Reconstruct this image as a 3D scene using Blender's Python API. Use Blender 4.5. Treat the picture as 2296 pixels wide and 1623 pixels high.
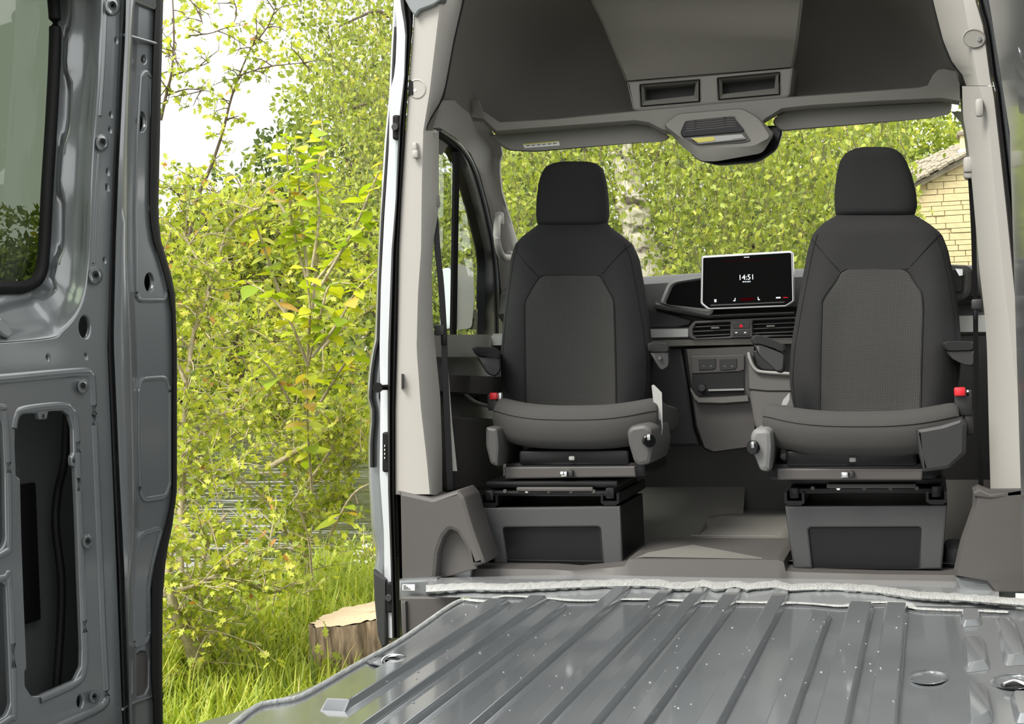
import bpy, bmesh, math, random
import numpy as np
from mathutils import Vector, Matrix
random.seed(7); rng = np.random.default_rng(11)
for o in list(bpy.data.objects): bpy.data.objects.remove(o)
scn = bpy.context.scene; col = scn.collection
# ------------------------------------------------------------------ camera
# X right, Y towards the windscreen, Z up; the steel load floor is z = 0
ROT = Matrix(((0.956478, 0.026379, 0.290609), (0.289983, 0.025142, -0.956701), (-0.032543, 0.999336, 0.016399)))
CAM = Vector((0.70, 0.0, 0.76)); FPX = 3101.2
cd = bpy.data.cameras.new('camera'); cam = bpy.data.objects.new('camera', cd); col.objects.link(cam)
cd.sensor_fit = 'HORIZONTAL'; cd.sensor_width = 36; cd.lens = 48.625; cd.clip_start = 0.05; cd.clip_end = 400
cam.matrix_world = Matrix.Translation(CAM) @ ROT.to_4x4(); scn.camera = cam
# ------------------------------------------------------------------ bright overcast sky
w = bpy.data.worlds.new('sky'); scn.world = w; w.use_nodes = True
bg = w.node_tree.nodes['Background']; bg.inputs[0].default_value = (1.0, 1.0, 0.985, 1); bg.inputs[1].default_value = 1.35
sl = bpy.data.lights.new('sun', 'SUN'); sl.energy = 3.0; sl.angle = math.radians(25); sl.color = (1, .96, .88)
so = bpy.data.objects.new('sun', sl); col.objects.link(so); so.rotation_euler = (math.radians(38), 0, math.radians(-35))
scn.view_settings.view_transform = 'Standard'; scn.view_settings.look = 'None'
scn.view_settings.exposure = 0.75; scn.view_settings.gamma = 1; scn.view_settings.use_curve_mapping = False
# ------------------------------------------------------------------ pixel -> ray -> point on a real plane
def ray(px, py): return ROT @ Vector((px - 1148, -(py - 811.5), -FPX))
def P(px, py, X=None, Y=None, Z=None):
    d = ray(px, py)
    if Y is not None: t = (Y - CAM.y) / d.y
    elif X is not None: t = (X - CAM.x) / d.x
    else: t = (Z - CAM.z) / d.z
    return CAM + d * t
def PP(pts, **k): return [P(x, y, **k) for x, y in pts]
# ------------------------------------------------------------------ materials
MT = {}
def nmat(name):
    m = bpy.data.materials.new(name); m.use_nodes = True; MT[name] = m
    return m, m.node_tree, m.node_tree.nodes['Principled BSDF']
def mat(name, c, rough=.5, metal=0, bump=0, scale=200, var=0, coat=0, spec=.5, stretch=None, vscale=None):
    m, t, b = nmat(name); N = t.nodes; L = t.links
    b.inputs['Base Color'].default_value = (*c, 1); b.inputs['Roughness'].default_value = rough
    b.inputs['Metallic'].default_value = metal; b.inputs['Coat Weight'].default_value = coat; b.inputs['Coat Roughness'].default_value = .08
    b.inputs['Specular IOR Level'].default_value = spec
    if bump or var:
        tc = N.new('ShaderNodeTexCoord'); mp = N.new('ShaderNodeMapping'); L.new(tc.outputs['Object'], mp.inputs[0])
        if stretch: mp.inputs['Scale'].default_value = stretch
        nz = N.new('ShaderNodeTexNoise'); nz.inputs['Scale'].default_value = scale; nz.inputs['Detail'].default_value = 3
        L.new(mp.outputs[0], nz.inputs['Vector'])
    if bump:
        bp = N.new('ShaderNodeBump'); bp.inputs['Strength'].default_value = bump; bp.inputs['Distance'].default_value = .004
        L.new(nz.outputs['Fac'], bp.inputs['Height']); L.new(bp.outputs[0], b.inputs['Normal'])
    if var:
        n2 = N.new('ShaderNodeTexNoise'); n2.inputs['Scale'].default_value = vscale or scale; n2.inputs['Detail'].default_value = 4
        L.new(mp.outputs[0], n2.inputs['Vector'])
        r = N.new('ShaderNodeValToRGB'); r.color_ramp.elements[0].position = .3; r.color_ramp.elements[1].position = .7
        r.color_ramp.elements[0].color = (*[x * (1 - var) for x in c], 1); r.color_ramp.elements[1].color = (*[min(1, x * (1 + var)) for x in c], 1)
        L.new(n2.outputs['Fac'], r.inputs[0]); L.new(r.outputs[0], b.inputs['Base Color'])
    return m
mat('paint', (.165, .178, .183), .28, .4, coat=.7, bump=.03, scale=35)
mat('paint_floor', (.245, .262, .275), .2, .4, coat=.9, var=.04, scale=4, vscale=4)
mat('paint_flange', (.36, .375, .385), .25, .4, coat=.8, bump=.1, scale=20)
mat('drop', (.19, .2, .21), .12, .3, coat=1)
mat('paint_sky_sheen', (.40, .42, .44), .3, .1, coat=.5)  # body paint made paler, the reflected sky painted into the colour
mat('sealant', (.52, .53, .52), .4, .3, bump=1, scale=30, stretch=(9, 1, 1), var=.2)
mat('trim_light', (.325, .312, .288), .6, bump=.12, scale=900)
mat('trim_mid', (.195, .189, .17), .62, bump=.12, scale=900)
mat('headliner', (.165, .156, .138), .85, bump=.2, scale=700)
mat('trim_dark', (.064, .0595, .0565), .55, bump=.15, scale=800)
mat('trim_black', (.02, .02, .021), .5, bump=.1, scale=700)
mat('rubber', (.006, .006, .006), .6, spec=.2)
mat('gloss_black', (.005, .005, .006), .18, spec=.25)
mat('screen_black', (.002, .002, .002), .3, spec=.04)
mat('console_grey', (.12, .116, .108), .6, bump=.15, scale=700)
mat('steel_black', (.006, .006, .007), .35, .2, spec=.3)
mat('chrome', (.6, .6, .6), .15, 1)
mat('silver', (.62, .63, .64), .3, .7)
mat('floor_mat', (.15, .145, .132), .7, bump=.5, scale=350)
mat('dash_grey', (.105, .104, .1), .6, bump=.2, scale=600)
mat('dash_light', (.3, .3, .29), .45, bump=.05, scale=500)
mat('valance', (.06, .059, .057), .5, bump=.15, scale=800)
mat('valance_light', (.15, .15, .147), .5, bump=.15, scale=800)
mat('red', (.62, .02, .03), .3)
mat('paper', (.72, .72, .7), .6); mat('ink', (.05, .05, .06), .6)
mat('yellow_label', (.5, .46, .1), .6); mat('lens', (.3, .3, .29), .2)
mat('cavity', (.012, .012, .013), .8)
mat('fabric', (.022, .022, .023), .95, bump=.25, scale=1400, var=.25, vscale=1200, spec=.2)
def fabric_insert():
    m, t, b = nmat('fabric_insert'); N = t.nodes; L = t.links
    tc = N.new('ShaderNodeTexCoord'); mp = N.new('ShaderNodeMapping'); L.new(tc.outputs['Object'], mp.inputs[0]); mp.inputs['Scale'].default_value = (190, 1, 190)
    ck = N.new('ShaderNodeTexVoronoi'); ck.voronoi_dimensions = '2D'; ck.inputs['Scale'].default_value = 1; ck.inputs['Randomness'].default_value = .12
    sp = N.new('ShaderNodeSeparateXYZ'); cb = N.new('ShaderNodeCombineXYZ'); L.new(mp.outputs[0], sp.inputs[0]); L.new(sp.outputs[0], cb.inputs[0]); L.new(sp.outputs[2], cb.inputs[1]); L.new(cb.outputs[0], ck.inputs['Vector'])
    r = N.new('ShaderNodeValToRGB'); r.color_ramp.elements[0].position = .18; r.color_ramp.elements[1].position = .42
    r.color_ramp.elements[0].color = (.014, .014, .014, 1); r.color_ramp.elements[1].color = (.05, .05, .048, 1)
    L.new(ck.outputs['Distance'], r.inputs[0]); L.new(r.outputs[0], b.inputs['Base Color']); b.inputs['Roughness'].default_value = .95; b.inputs['Specular IOR Level'].default_value = .2
    bp = N.new('ShaderNodeBump'); bp.inputs['Strength'].default_value = .4; bp.inputs['Distance'].default_value = .002; L.new(ck.outputs['Distance'], bp.inputs['Height']); L.new(bp.outputs[0], b.inputs['Normal'])
fabric_insert()
def glass(name, tint, gl=.04):
    m = bpy.data.materials.new(name); m.use_nodes = True; MT[name] = m; t = m.node_tree; N = t.nodes; L = t.links; N.clear()
    o = N.new('ShaderNodeOutputMaterial'); mx = N.new('ShaderNodeMixShader'); tr = N.new('ShaderNodeBsdfTransparent'); g = N.new('ShaderNodeBsdfGlossy')
    tr.inputs[0].default_value = (*tint, 1); g.inputs['Roughness'].default_value = .02
    lw = N.new('ShaderNodeLayerWeight'); lw.inputs[0].default_value = .5; pw = N.new('ShaderNodeMath'); pw.operation = 'POWER'; pw.inputs[1].default_value = 5; ad = N.new('ShaderNodeMath'); ad.operation = 'ADD'; ad.inputs[1].default_value = gl; ad.use_clamp = True
    L.new(lw.outputs['Facing'], pw.inputs[0]); L.new(pw.outputs[0], ad.inputs[0]); L.new(ad.outputs[0], mx.inputs[0]); L.new(tr.outputs[0], mx.inputs[1]); L.new(g.outputs[0], mx.inputs[2]); L.new(mx.outputs[0], o.inputs[0])
glass('glass_clear', (.95, .97, .95)); glass('glass_tint', (.30, .33, .28), .06); glass('glass_side', (.8, .87, .84), .015)
def emis(name, c, s):
    m = bpy.data.materials.new(name); m.use_nodes = True; MT[name] = m; t = m.node_tree; t.nodes.clear()
    o = t.nodes.new('ShaderNodeOutputMaterial'); e = t.nodes.new('ShaderNodeEmission'); e.inputs[0].default_value = (*c, 1); e.inputs[1].default_value = s
    t.links.new(e.outputs[0], o.inputs[0])
emis('lit_white', (.9, .95, 1), 1.0); emis('lit_red', (1, .02, .04), .6); emis('lit_dim_red', (.5, .01, .03), .05)
# ------------------------------------------------------------------ object helpers
def props(o, label=None, cat=None, group=None, kind=None):
    if label: o['label'] = label
    if cat: o['category'] = cat
    if group: o['group'] = group
    if kind: o['kind'] = kind
    return o
def attach(o, parent):
    if parent is not None:
        o.parent = parent
        q = parent; off = Vector(q.location)
        while q.parent is not None: q = q.parent
        if q is parent: o.matrix_parent_inverse = Matrix.Translation(-off)
        # a mesh parent sits at the thing's own origin: identity matrix keeps world coordinates
        if parent.type == 'MESH': o.matrix_parent_inverse = Matrix.Identity(4)
    return o
def thing(name, label, cat, loc, group=None, kind=None):
    o = bpy.data.objects.new(name, None); col.objects.link(o); o.location = loc; o.empty_display_size = .1
    return props(o, label, cat, group, kind)
def link(name, me, m, parent=None, smooth=35):
    o = bpy.data.objects.new(name, me); col.objects.link(o)
    me.materials.clear()
    if isinstance(m, str): me.materials.append(MT[m])
    else:
        for q in m: me.materials.append(MT[q])
    if smooth:
        me.polygons.foreach_set('use_smooth', [True] * len(me.polygons)); me.set_sharp_from_angle(angle=math.radians(smooth))
    return attach(o, parent)
def mesh(name, v, f, m, parent=None, smooth=35, fix=True):
    me = bpy.data.meshes.new(name); me.from_pydata([tuple(p) for p in v], [], f)
    if fix:
        bm = bmesh.new(); bm.from_mesh(me); bmesh.ops.remove_doubles(bm, verts=bm.verts, dist=1e-6); bmesh.ops.recalc_face_normals(bm, faces=bm.faces); bm.to_mesh(me); bm.free()
    me.update(); return link(name, me, m, parent, smooth)
def plate(name, loops, back, t, m, parent=None, bevel=.002, front=True, smooth=35, res=1):
    """flat sheet with holes: loops of coplanar world points are its near face, t metres thick along 'back'"""
    back = Vector(back).normalized(); o0 = loops[0][0]
    ux = (loops[0][1] - o0); ux = (ux - back * ux.dot(back)).normalized(); uy = back.cross(ux)
    cu = bpy.data.curves.new(name, 'CURVE'); cu.dimensions = '2D'; cu.fill_mode = 'BOTH'
    bevel = min(bevel, t * .49); cu.extrude = t / 2 - bevel; cu.bevel_depth = bevel; cu.bevel_resolution = res; cu.offset = -bevel
    for lp in loops:
        s = cu.splines.new('POLY'); s.points.add(len(lp) - 1); s.use_cyclic_u = True
        for q, p in zip(s.points, lp):
            d = p - o0; q.co = (d.dot(ux), d.dot(uy), 0, 1)
    tmp = bpy.data.objects.new('tmp', cu); me = bpy.data.meshes.new_from_object(tmp); bpy.data.objects.remove(tmp); bpy.data.curves.remove(cu)
    mid = o0 + back * (t / 2)
    me.transform(Matrix(((ux.x, uy.x, back.x, mid.x), (ux.y, uy.y, back.y, mid.y), (ux.z, uy.z, back.z, mid.z), (0, 0, 0, 1))))
    me.name = name; me.update()
    return link(name, me, m, parent, smooth)
def yplate(name, px, Y, t, m, parent=None, bevel=.004, rnd=0, holes=(), **k):
    f = lambda q: PP(rounded(q, rnd) if rnd else q, Y=Y)
    return plate(name, [f(px)] + [PP(rounded(h, r) if r else h, Y=Y) for h, r in holes], (0, 1, 0), t, m, parent, bevel, **k)
def xplate(name, px, X, t, m, parent=None, bevel=.003, rnd=0, holes=(), side=-1, **k):
    f = lambda q: PP(rounded(q, rnd) if rnd else q, X=X)
    return plate(name, [f(px)] + [PP(rounded(h, r) if r else h, X=X) for h, r in holes], (side, 0, 0), t, m, parent, bevel, **k)
def rounded(pts, r, n=4):
    out = []; k = len(pts)
    for i in range(k):
        p = np.array(pts[i], float); a = np.array(pts[i - 1], float); b = np.array(pts[(i + 1) % k], float)
        da = a - p; db = b - p; la = np.linalg.norm(da); lb = np.linalg.norm(db); rr = min(r, la * .45, lb * .45)
        s = p + da / la * rr; e = p + db / lb * rr
        for j in range(n + 1):
            u = j / n; out.append(tuple((1 - u) ** 2 * s + 2 * u * (1 - u) * p + u * u * e))
    return out
def oval(cx, cy, rx, ry, rot=0, n=16):
    c, s = math.cos(rot), math.sin(rot)
    return [(cx + rx * math.cos(a) * c - ry * math.sin(a) * s, cy + rx * math.cos(a) * s + ry * math.sin(a) * c) for a in [2 * math.pi * i / n for i in range(n)]]
def grid_mesh(name, rows, m, parent=None, closed_u=False, cap=False, smooth=35, closed_v=False):
    n = len(rows[0]); v = [p for r in rows for p in r]; f = []
    R = len(rows)
    for i in range(R if closed_v else R - 1):
        for j in range(n if closed_u else n - 1):
            a, b = i * n + j, i * n + (j + 1) % n; c_, d_ = ((i + 1) % R) * n + (j + 1) % n, ((i + 1) % R) * n + j
            f.append((a, b, c_, d_))
    if cap: f.append(tuple(range(n))); f.append(tuple(reversed(range((R - 1) * n, R * n))))
    return mesh(name, v, f, m, parent, smooth)
def interp(pts, t):
    """x at height y (pts listed as (x, y) sorted by y)"""
    ys = [p[1] for p in pts]; xs = [p[0] for p in pts]
    return float(np.interp(t, ys, xs))
def vstrip(name, ys, cols, m, parent=None, closed=False, smooth=35, cap=False):
    """surface through upright edge curves; every curve is ([(x,y)..], where) with its own depth"""
    rows = []
    for y in ys:
        r = []
        for pts, wh in cols:
            x = interp(pts, y); r.append(wh(x, y) if callable(wh) else P(x, y, **wh))
        rows.append(r)
    return grid_mesh(name, rows, m, parent, closed_u=closed, smooth=smooth, cap=cap)
def hstrip(name, xs, rows_, m, parent=None, closed=False, smooth=35, cap=False):
    """surface through lying edge curves ([(x,y)..] sorted by x, where)"""
    rows = []
    for x in xs:
        r = []
        for pts, wh in rows_:
            y = float(np.interp(x, [p[0] for p in pts], [p[1] for p in pts])); r.append(wh(x, y) if callable(wh) else P(x, y, **wh))
        rows.append(r)
    return grid_mesh(name, rows, m, parent, closed_u=closed, smooth=smooth, cap=cap)
def tube_arrays(pts, rad, n=6):
    pts = np.array([tuple(p) for p in pts], float); k = len(pts)
    rad = np.full(k, rad, float) if np.isscalar(rad) else np.array(rad, float)
    tg = np.gradient(pts, axis=0); tg /= np.linalg.norm(tg, axis=1, keepdims=True) + 1e-12
    up = np.array([0, 0, 1.]) if abs(tg[:, 2]).mean() < .9 else np.array([1., 0, 0])
    s = np.cross(tg, up); s /= np.linalg.norm(s, axis=1, keepdims=True) + 1e-12; q = np.cross(s, tg)
    a = np.arange(n) * 2 * math.pi / n
    v = pts[:, None] + rad[:, None, None] * (np.cos(a)[None, :, None] * s[:, None] + np.sin(a)[None, :, None] * q[:, None])
    v = v.reshape(-1, 3); i, j = np.meshgrid(np.arange(k - 1), np.arange(n), indexing='ij'); j2 = (j + 1) % n
    f = np.stack([i * n + j, i * n + j2, (i + 1) * n + j2, (i + 1) * n + j], -1).reshape(-1, 4)
    return v, f
def smooth_path(pts, n=6, closed=False):
    p = [np.array(tuple(q), float) for q in pts]; k = len(p); out = []
    for i in range(k if closed else k - 1):
        if closed: a, b, c_, d = p[i - 1], p[i], p[(i + 1) % k], p[(i + 2) % k]
        else: a, b, c_, d = p[max(i - 1, 0)], p[i], p[i + 1], p[min(i + 2, k - 1)]
        for j in range(n):
            t = j / n; out.append(.5 * (2 * b + (c_ - a) * t + (2 * a - 5 * b + 4 * c_ - d) * t * t + (3 * b - a - 3 * c_ + d) * t ** 3))
    if not closed: out.append(p[-1])
    return out
def tube(name, pts, rad, m, parent=None, n=8, path=0, closed=False):
    if path: pts = smooth_path(pts, path, closed)
    if closed: pts = list(pts) + [pts[0]]
    v, f = tube_arrays(pts, rad, n); f = [tuple(int(z) for z in q) for q in f]
    if not closed: f += [tuple(range(n)), tuple(range(len(v) - n, len(v)))]
    return mesh(name, v, f, m, parent, 50)
def multi_tube(name, paths, m, parent=None, n=5):
    V = []; F = []; o = 0
    for pts, r in paths:
        v, f = tube_arrays(pts, r, n); V.append(v); F.append(f + o); o += len(v)
    return fast_mesh(name, np.concatenate(V), np.concatenate(F), m, parent, True)
def fast_mesh(name, v, f, m, parent=None, smooth=False, attr=None):
    me = bpy.data.meshes.new(name); k = f.shape[1]
    me.vertices.add(len(v)); me.vertices.foreach_set('co', np.ascontiguousarray(v, np.float32).ravel())
    me.loops.add(f.size); me.loops.foreach_set('vertex_index', np.ascontiguousarray(f, np.int32).ravel())
    me.polygons.add(len(f)); me.polygons.foreach_set('loop_start', np.arange(0, f.size, k, dtype=np.int32)); me.polygons.foreach_set('loop_total', np.full(len(f), k, np.int32))
    if smooth: me.polygons.foreach_set('use_smooth', np.ones(len(f), bool))
    if attr is not None:
        a = me.attributes.new('tint', 'FLOAT', 'POINT'); a.data.foreach_set('value', np.ascontiguousarray(attr, np.float32))
    me.update(calc_edges=True)
    o = bpy.data.objects.new(name, me); col.objects.link(o); me.materials.append(MT[m]); return attach(o, parent)
def rbox(name, c, s, m, parent=None, bevel=.006, seg=2, rot=None, taper=None):
    bm = bmesh.new(); bmesh.ops.create_cube(bm, size=1)
    for q in bm.verts:
        if taper and q.co.z > 0: q.co.x *= taper; q.co.y *= taper
        q.co = Vector((q.co.x * s[0], q.co.y * s[1], q.co.z * s[2]))
    if bevel: bmesh.ops.bevel(bm, geom=list(bm.edges), offset=min(bevel, min(s) * .45), segments=seg, affect='EDGES', profile=.5)
    M = Matrix.Translation(c) @ (rot.to_4x4() if rot else Matrix.Identity(4)); bm.transform(M)
    me = bpy.data.meshes.new(name); bm.to_mesh(me); bm.free(); return link(name, me, m, parent, 35)
def disc(name, c, axis, r, t, m, parent=None, n=20, bevel=.15):
    axis = Vector(axis).normalized(); q = Vector((0, 0, 1)).rotation_difference(axis).to_matrix(); rows = []
    for rr, zz in ((r * .04, t), (r * (1 - bevel), t), (r, t * .75), (r, 0), (r * .04, 0)):
        rows.append([Vector(c) + q @ Vector((rr * math.cos(a), rr * math.sin(a), zz)) for a in [2 * math.pi * i / n for i in range(n)]])
    return grid_mesh(name, rows, m, parent, closed_u=True, cap=True, smooth=40)
def text(name, body, c, size, m, parent=None, normal_y=-1, xdir=None):
    cu = bpy.data.curves.new(name, 'FONT'); cu.body = body; cu.size = size; cu.align_x = 'CENTER'; cu.align_y = 'CENTER'; cu.extrude = .0002; cu.resolution_u = 3
    tmp = bpy.data.objects.new('tmp', cu); me = bpy.data.meshes.new_from_object(tmp); bpy.data.objects.remove(tmp); bpy.data.curves.remove(cu)
    M = Matrix.Translation(c) @ Matrix.Rotation(math.radians(90), 4, 'X'); me.transform(M); return link(name, me, m, parent, 0)
# ================================================================== THE VAN SHELL (setting)
# ---------------------------------------------------------------- load floor: one pressed sheet with raised ribs
fx = lambda px, py=1621.5, z=0.0: P(px, py, Z=z).x
ribs = []   # (x_left, x_right, y_near, y_far)
for l, lp, d, dp, y0, y1 in [(1106, 1350, 797, 1579, 2.62, 3.80), (1178, 1356, 841.3, 1621.5, .8, 3.86), (1237, 1362, 935.6, 1621.5, .8, 3.76), (1365, 1341, 1081.6, 1621.5, .8, 4.03),
                         (1193.3, 1621.5, 1232, 1621.5, .8, 4.04), (1302.3, 1621.5, 1344.8, 1621.5, .8, 4.04), (1413.2, 1621.5, 1459.4, 1621.5, .8, 4.04), (1572, 1621.5, 1620, 1621.5, .8, 4.04),
                         (1725.5, 1621.5, 1777, 1621.5, .8, 3.72), (1832.7, 1621.5, 1899.7, 1621.5, .8, 3.88), (1949.6, 1621.5, 2008, 1621.5, .8, 3.88)]:
    ribs.append((fx(l, lp), fx(d, dp), y0, y1))
def build_floor():
    H = .019; sl = .0045
    xs = {-.60, .87, .80, .93}
    for a, b, _, _ in ribs: xs |= {round(a - sl, 4), round(a, 4), round(b, 4), round(b + sl, 4)}
    xs = sorted(x for x in xs if x > -.61)
    yb = {.75, 1.4, 2.0, 2.3, 2.5, 2.6, 2.7, 2.8, 2.95, 3.2, 3.5, 3.85, 3.9, 4.05}
    for _, _, y0, y1 in ribs: yb |= {round(y0, 3), round(y0 + .03, 3), round(y1 - .03, 3), round(y1, 3)}
    yb = sorted(yb)
    edge = lambda y: float(np.interp(y, [.75, 2.35, 2.5, 2.62, 2.75, 2.9, 3.05, 3.85, 4.05], [-.86, -.83, -.75, -.70, -.655, -.64, -.63, -.63, -.63]))
    rows = []
    for y in yb:
        r = [Vector((edge(y), y, -.012)), Vector((edge(y) + .003, y, 0)), Vector((edge(y) + .02, y, 0))]
        for x in xs:
            z = 0
            for a, b, y0, y1 in ribs:
                if a - 1e-3 <= x <= b + 1e-3:
                    k = min(1, max(0, (y - y0) / .03), 1) * min(1, max(0, (y1 - y) / .03)); z = max(z, H * k)
            if y > 3.9: z -= .004 * (y > 4)
            r.append(Vector((x, y, z)))
        rows.append(r)
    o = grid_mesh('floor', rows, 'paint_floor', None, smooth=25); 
    md = o.modifiers.new('edge', 'BEVEL'); md.width = .0022; md.segments = 2; md.limit_method = 'ANGLE'; md.angle_limit = math.radians(22)
    return o
floor = props(build_floor(), 'ribbed grey painted steel load floor of the van', 'floor', kind='structure')
# pale lip bead along the floor's open edge
ed = [(1040, 1345), (1010, 1358), (900, 1434), (800, 1490), (700, 1548), (660, 1566), (620, 1573), (585, 1580), (560, 1594), (530, 1618), (470, 1662)]
tube('edge_bead', [P(x, y, Z=.004) for x, y in ed], .0065, 'sealant', floor, 8, 5)
# sealant seams at the front of the floor
def wavy(name, pts, r, z, m='sealant'):
    p = smooth_path([P(x, y, Z=z) for x, y in pts], 8); p = [q + np.array([0, 0, random.uniform(-.0015, .0015)]) for q in p]
    v, f = tube_arrays(p, [r * random.uniform(.8, 1.2) for _ in p], 8); c0 = np.array(p).mean(0)[2]; v[:, 2] = c0 + (v[:, 2] - c0) * .2
    return mesh(name, v, [tuple(int(z_) for z_ in q) for q in f], m, floor, 50)
sm = [(955, 1322), (1050, 1316), (1130, 1318), (1230, 1314), (1330, 1310), (1420, 1308), (1480, 1309), (1505, 1315), (1545, 1315), (1580, 1309), (1600, 1316), (1625, 1315), (1650, 1310), (1675, 1317), (1700, 1314), (1740, 1311), (1770, 1319), (1800, 1317), (1860, 1316), (1960, 1322), (2060, 1336), (2160, 1341), (2250, 1348), (2330, 1354)]
sx_ = list(np.arange(955, 2330, 9)); jit = [rng.uniform(-1.2, 1.2) for _ in sx_]
rows = []
for x, q in zip(sx_, jit):
    y = float(np.interp(x, [p[0] for p in sm], [p[1] for p in sm])); rows.append([P(x, y - 10 + q, Z=.014), P(x, y - 8 + q, Z=.020), P(x, y - 2, Z=.023 + .001 * q), P(x, y + 5, Z=.019 - .001 * q), P(x, y + 9 - q, Z=.012), P(x, y + 11 - q, Z=.003)])
grid_mesh('sealant_seam', rows, 'sealant', floor, smooth=60)
wavy('sealant_seam', [(1044, 1343), (1090, 1347), (1130, 1336), (1220, 1340), (1300, 1346), (1420, 1343), (1560, 1347), (1700, 1350), (1800, 1352), (1890, 1358), (1935, 1350), (2030, 1352), (2060, 1364), (2200, 1369), (2260, 1372)], .012, .006)
hstrip('front_flange', [960, 1100, 1300, 1500, 1700, 1900, 2100, 2240], [([(960, 1338), (2240, 1362)], dict(Z=.001)), ([(960, 1318), (1500, 1312), (2240, 1340)], dict(Z=.012)), ([(960, 1296), (1500, 1282), (2240, 1300)], dict(Z=.018)), ([(960, 1296), (1500, 1282), (2240, 1300)], dict(Z=-.02))], 'paint_flange', floor)
# raised pressings at the right-hand side of the floor
def pressing(c, h=.014):
    a = PP(rounded(c, 10, 3), Z=.0005); n = len(a); m_ = sum(a, Vector()) / n
    b = [p + Vector(((m_.x - p.x) * .28, (m_.y - p.y) * .2, h)) for p in a]
    v = a + b; f = [(i, (i + 1) % n, n + (i + 1) % n, n + i) for i in range(n)] + [tuple(range(n, 2 * n))]
    mesh('floor_pressing', v, f, 'paint_floor', floor, 30)
for c in ([(2152, 1372), (2200, 1374), (2204, 1402), (2154, 1406)], [(2156, 1428), (2208, 1432), (2222, 1502), (2162, 1508)], [(2164, 1534), (2214, 1538), (2230, 1618), (2170, 1640)],
          [(2232, 1384), (2274, 1386), (2310, 1490), (2250, 1494)], [(2262, 1556), (2330, 1560), (2360, 1620), (2276, 1622)]): pressing(c)
# shallow oval cup and lashing eyes set in the floor
def cup(cx, cy, rx, ry, hole):
    rows = []
    for k, z in ((1.12, .0008), (1.0, .005), (.9, .003), (.78, .0012), (.3, .001)):
        rows.append([P(x, y, Z=z) for x, y in oval(cx, cy, rx * k, ry * k, 0, 24)])
    o = grid_mesh('floor_cup', rows, 'paint_floor', floor, closed_u=True, cap=True, smooth=45)
    if hole: plate('cup_hole', [[P(x, y, Z=.0075) for x, y in oval(cx - 2, cy + 6, rx * .6, ry * .45, 0, 18)]], (0, 0, -1), .003, 'cavity', o)
    return o
cup(2081, 1518, 42, 16, False); c2 = cup(2274, 1528, 48, 17, True)
tube('lashing_bar', [P(2250, 1534, Z=.012), P(2275, 1526, Z=.018), P(2300, 1534, Z=.012)], .005, 'chrome', c2, 8, 4)
c1 = cup(868, 1481, 44, 13, False)
ring = smooth_path([P(859, 1485, Z=.008), P(866, 1474, Z=.02), P(885, 1470, Z=.024), (P(904, 1472, Z=.02)), P(907, 1479, Z=.012), P(897, 1487, Z=.01), P(878, 1489, Z=.006)], 5, True)
tube('lashing_ring', ring, .0055, 'chrome', c1, 8, 0, True)
rbox('ring_clamp', P(881, 1484, Z=.012), (.035, .02, .016), 'steel_black', c1, .003)
# water droplets lying on the paint
dv = []; df = []
for k in range(90):
    px, py = random.uniform(850, 2050), random.uniform(1375, 1600); c_ = P(px, py, Z=0.0); z = 0
    if c_.x < -.55: continue
    for a, b, y0, y1 in ribs:
        if a - .012 <= c_.x <= b + .012: z = .0195 if a <= c_.x <= b else .012
    c_ = c_ + Vector((0, 0, z)); r = random.uniform(.0018, .0042); o0 = len(dv)
    for rr, zz in ((1, 0), (.7, .45), (.1, .6)):
        for i in range(7): a = i * 2 * math.pi / 7; dv.append(c_ + Vector((rr * r * math.cos(a), rr * r * math.sin(a), zz * r)))
    for q in range(2):
        for i in range(7): df.append((o0 + q * 7 + i, o0 + q * 7 + (i + 1) % 7, o0 + q * 7 + 7 + (i + 1) % 7, o0 + q * 7 + 7 + i))
props(mesh('water_drops', dv, df, 'drop', floor, 60), kind='stuff')
# side step well under the sliding door
well = thing('side_step', 'dark grey plastic step well below the open sliding doorway', 'step', (-.78, 3.6, -.3), kind='structure')
yplate('step_wall', [(897, 1338), (1027, 1338), (1034, 1350), (1000, 1500), (906, 1500)], 4.0, .02, 'trim_dark', well, .006, 4)
yplate('step_corner', [(897, 1347), (909, 1349), (914, 1500), (904, 1500)], 3.985, .02, 'trim_dark', well, .006)
mesh('step_tread', [(-.97, 2.7, -.27), (-.62, 2.7, -.27), (-.62, 4.0, -.27), (-.97, 4.0, -.27), (-.97, 2.7, -.3), (-.62, 2.7, -.3), (-.62, 4.0, -.3), (-.97, 4.0, -.3)], [(0, 1, 2, 3), (7, 6, 5, 4), (0, 4, 5, 1), (1, 5, 6, 2), (2, 6, 7, 3), (3, 7, 4, 0)], 'trim_dark', well)
mesh('step_riser', [(-.625, 2.7, -.3), (-.625, 4.0, -.3), (-.625, 4.0, -.012), (-.625, 2.7, -.012), (-.6, 2.7, -.3), (-.6, 4.0, -.3), (-.6, 4.0, -.012), (-.6, 2.7, -.012)], [(0, 1, 2, 3), (7, 6, 5, 4), (0, 4, 5, 1), (3, 2, 6, 7)], 'paint', well)
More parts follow.
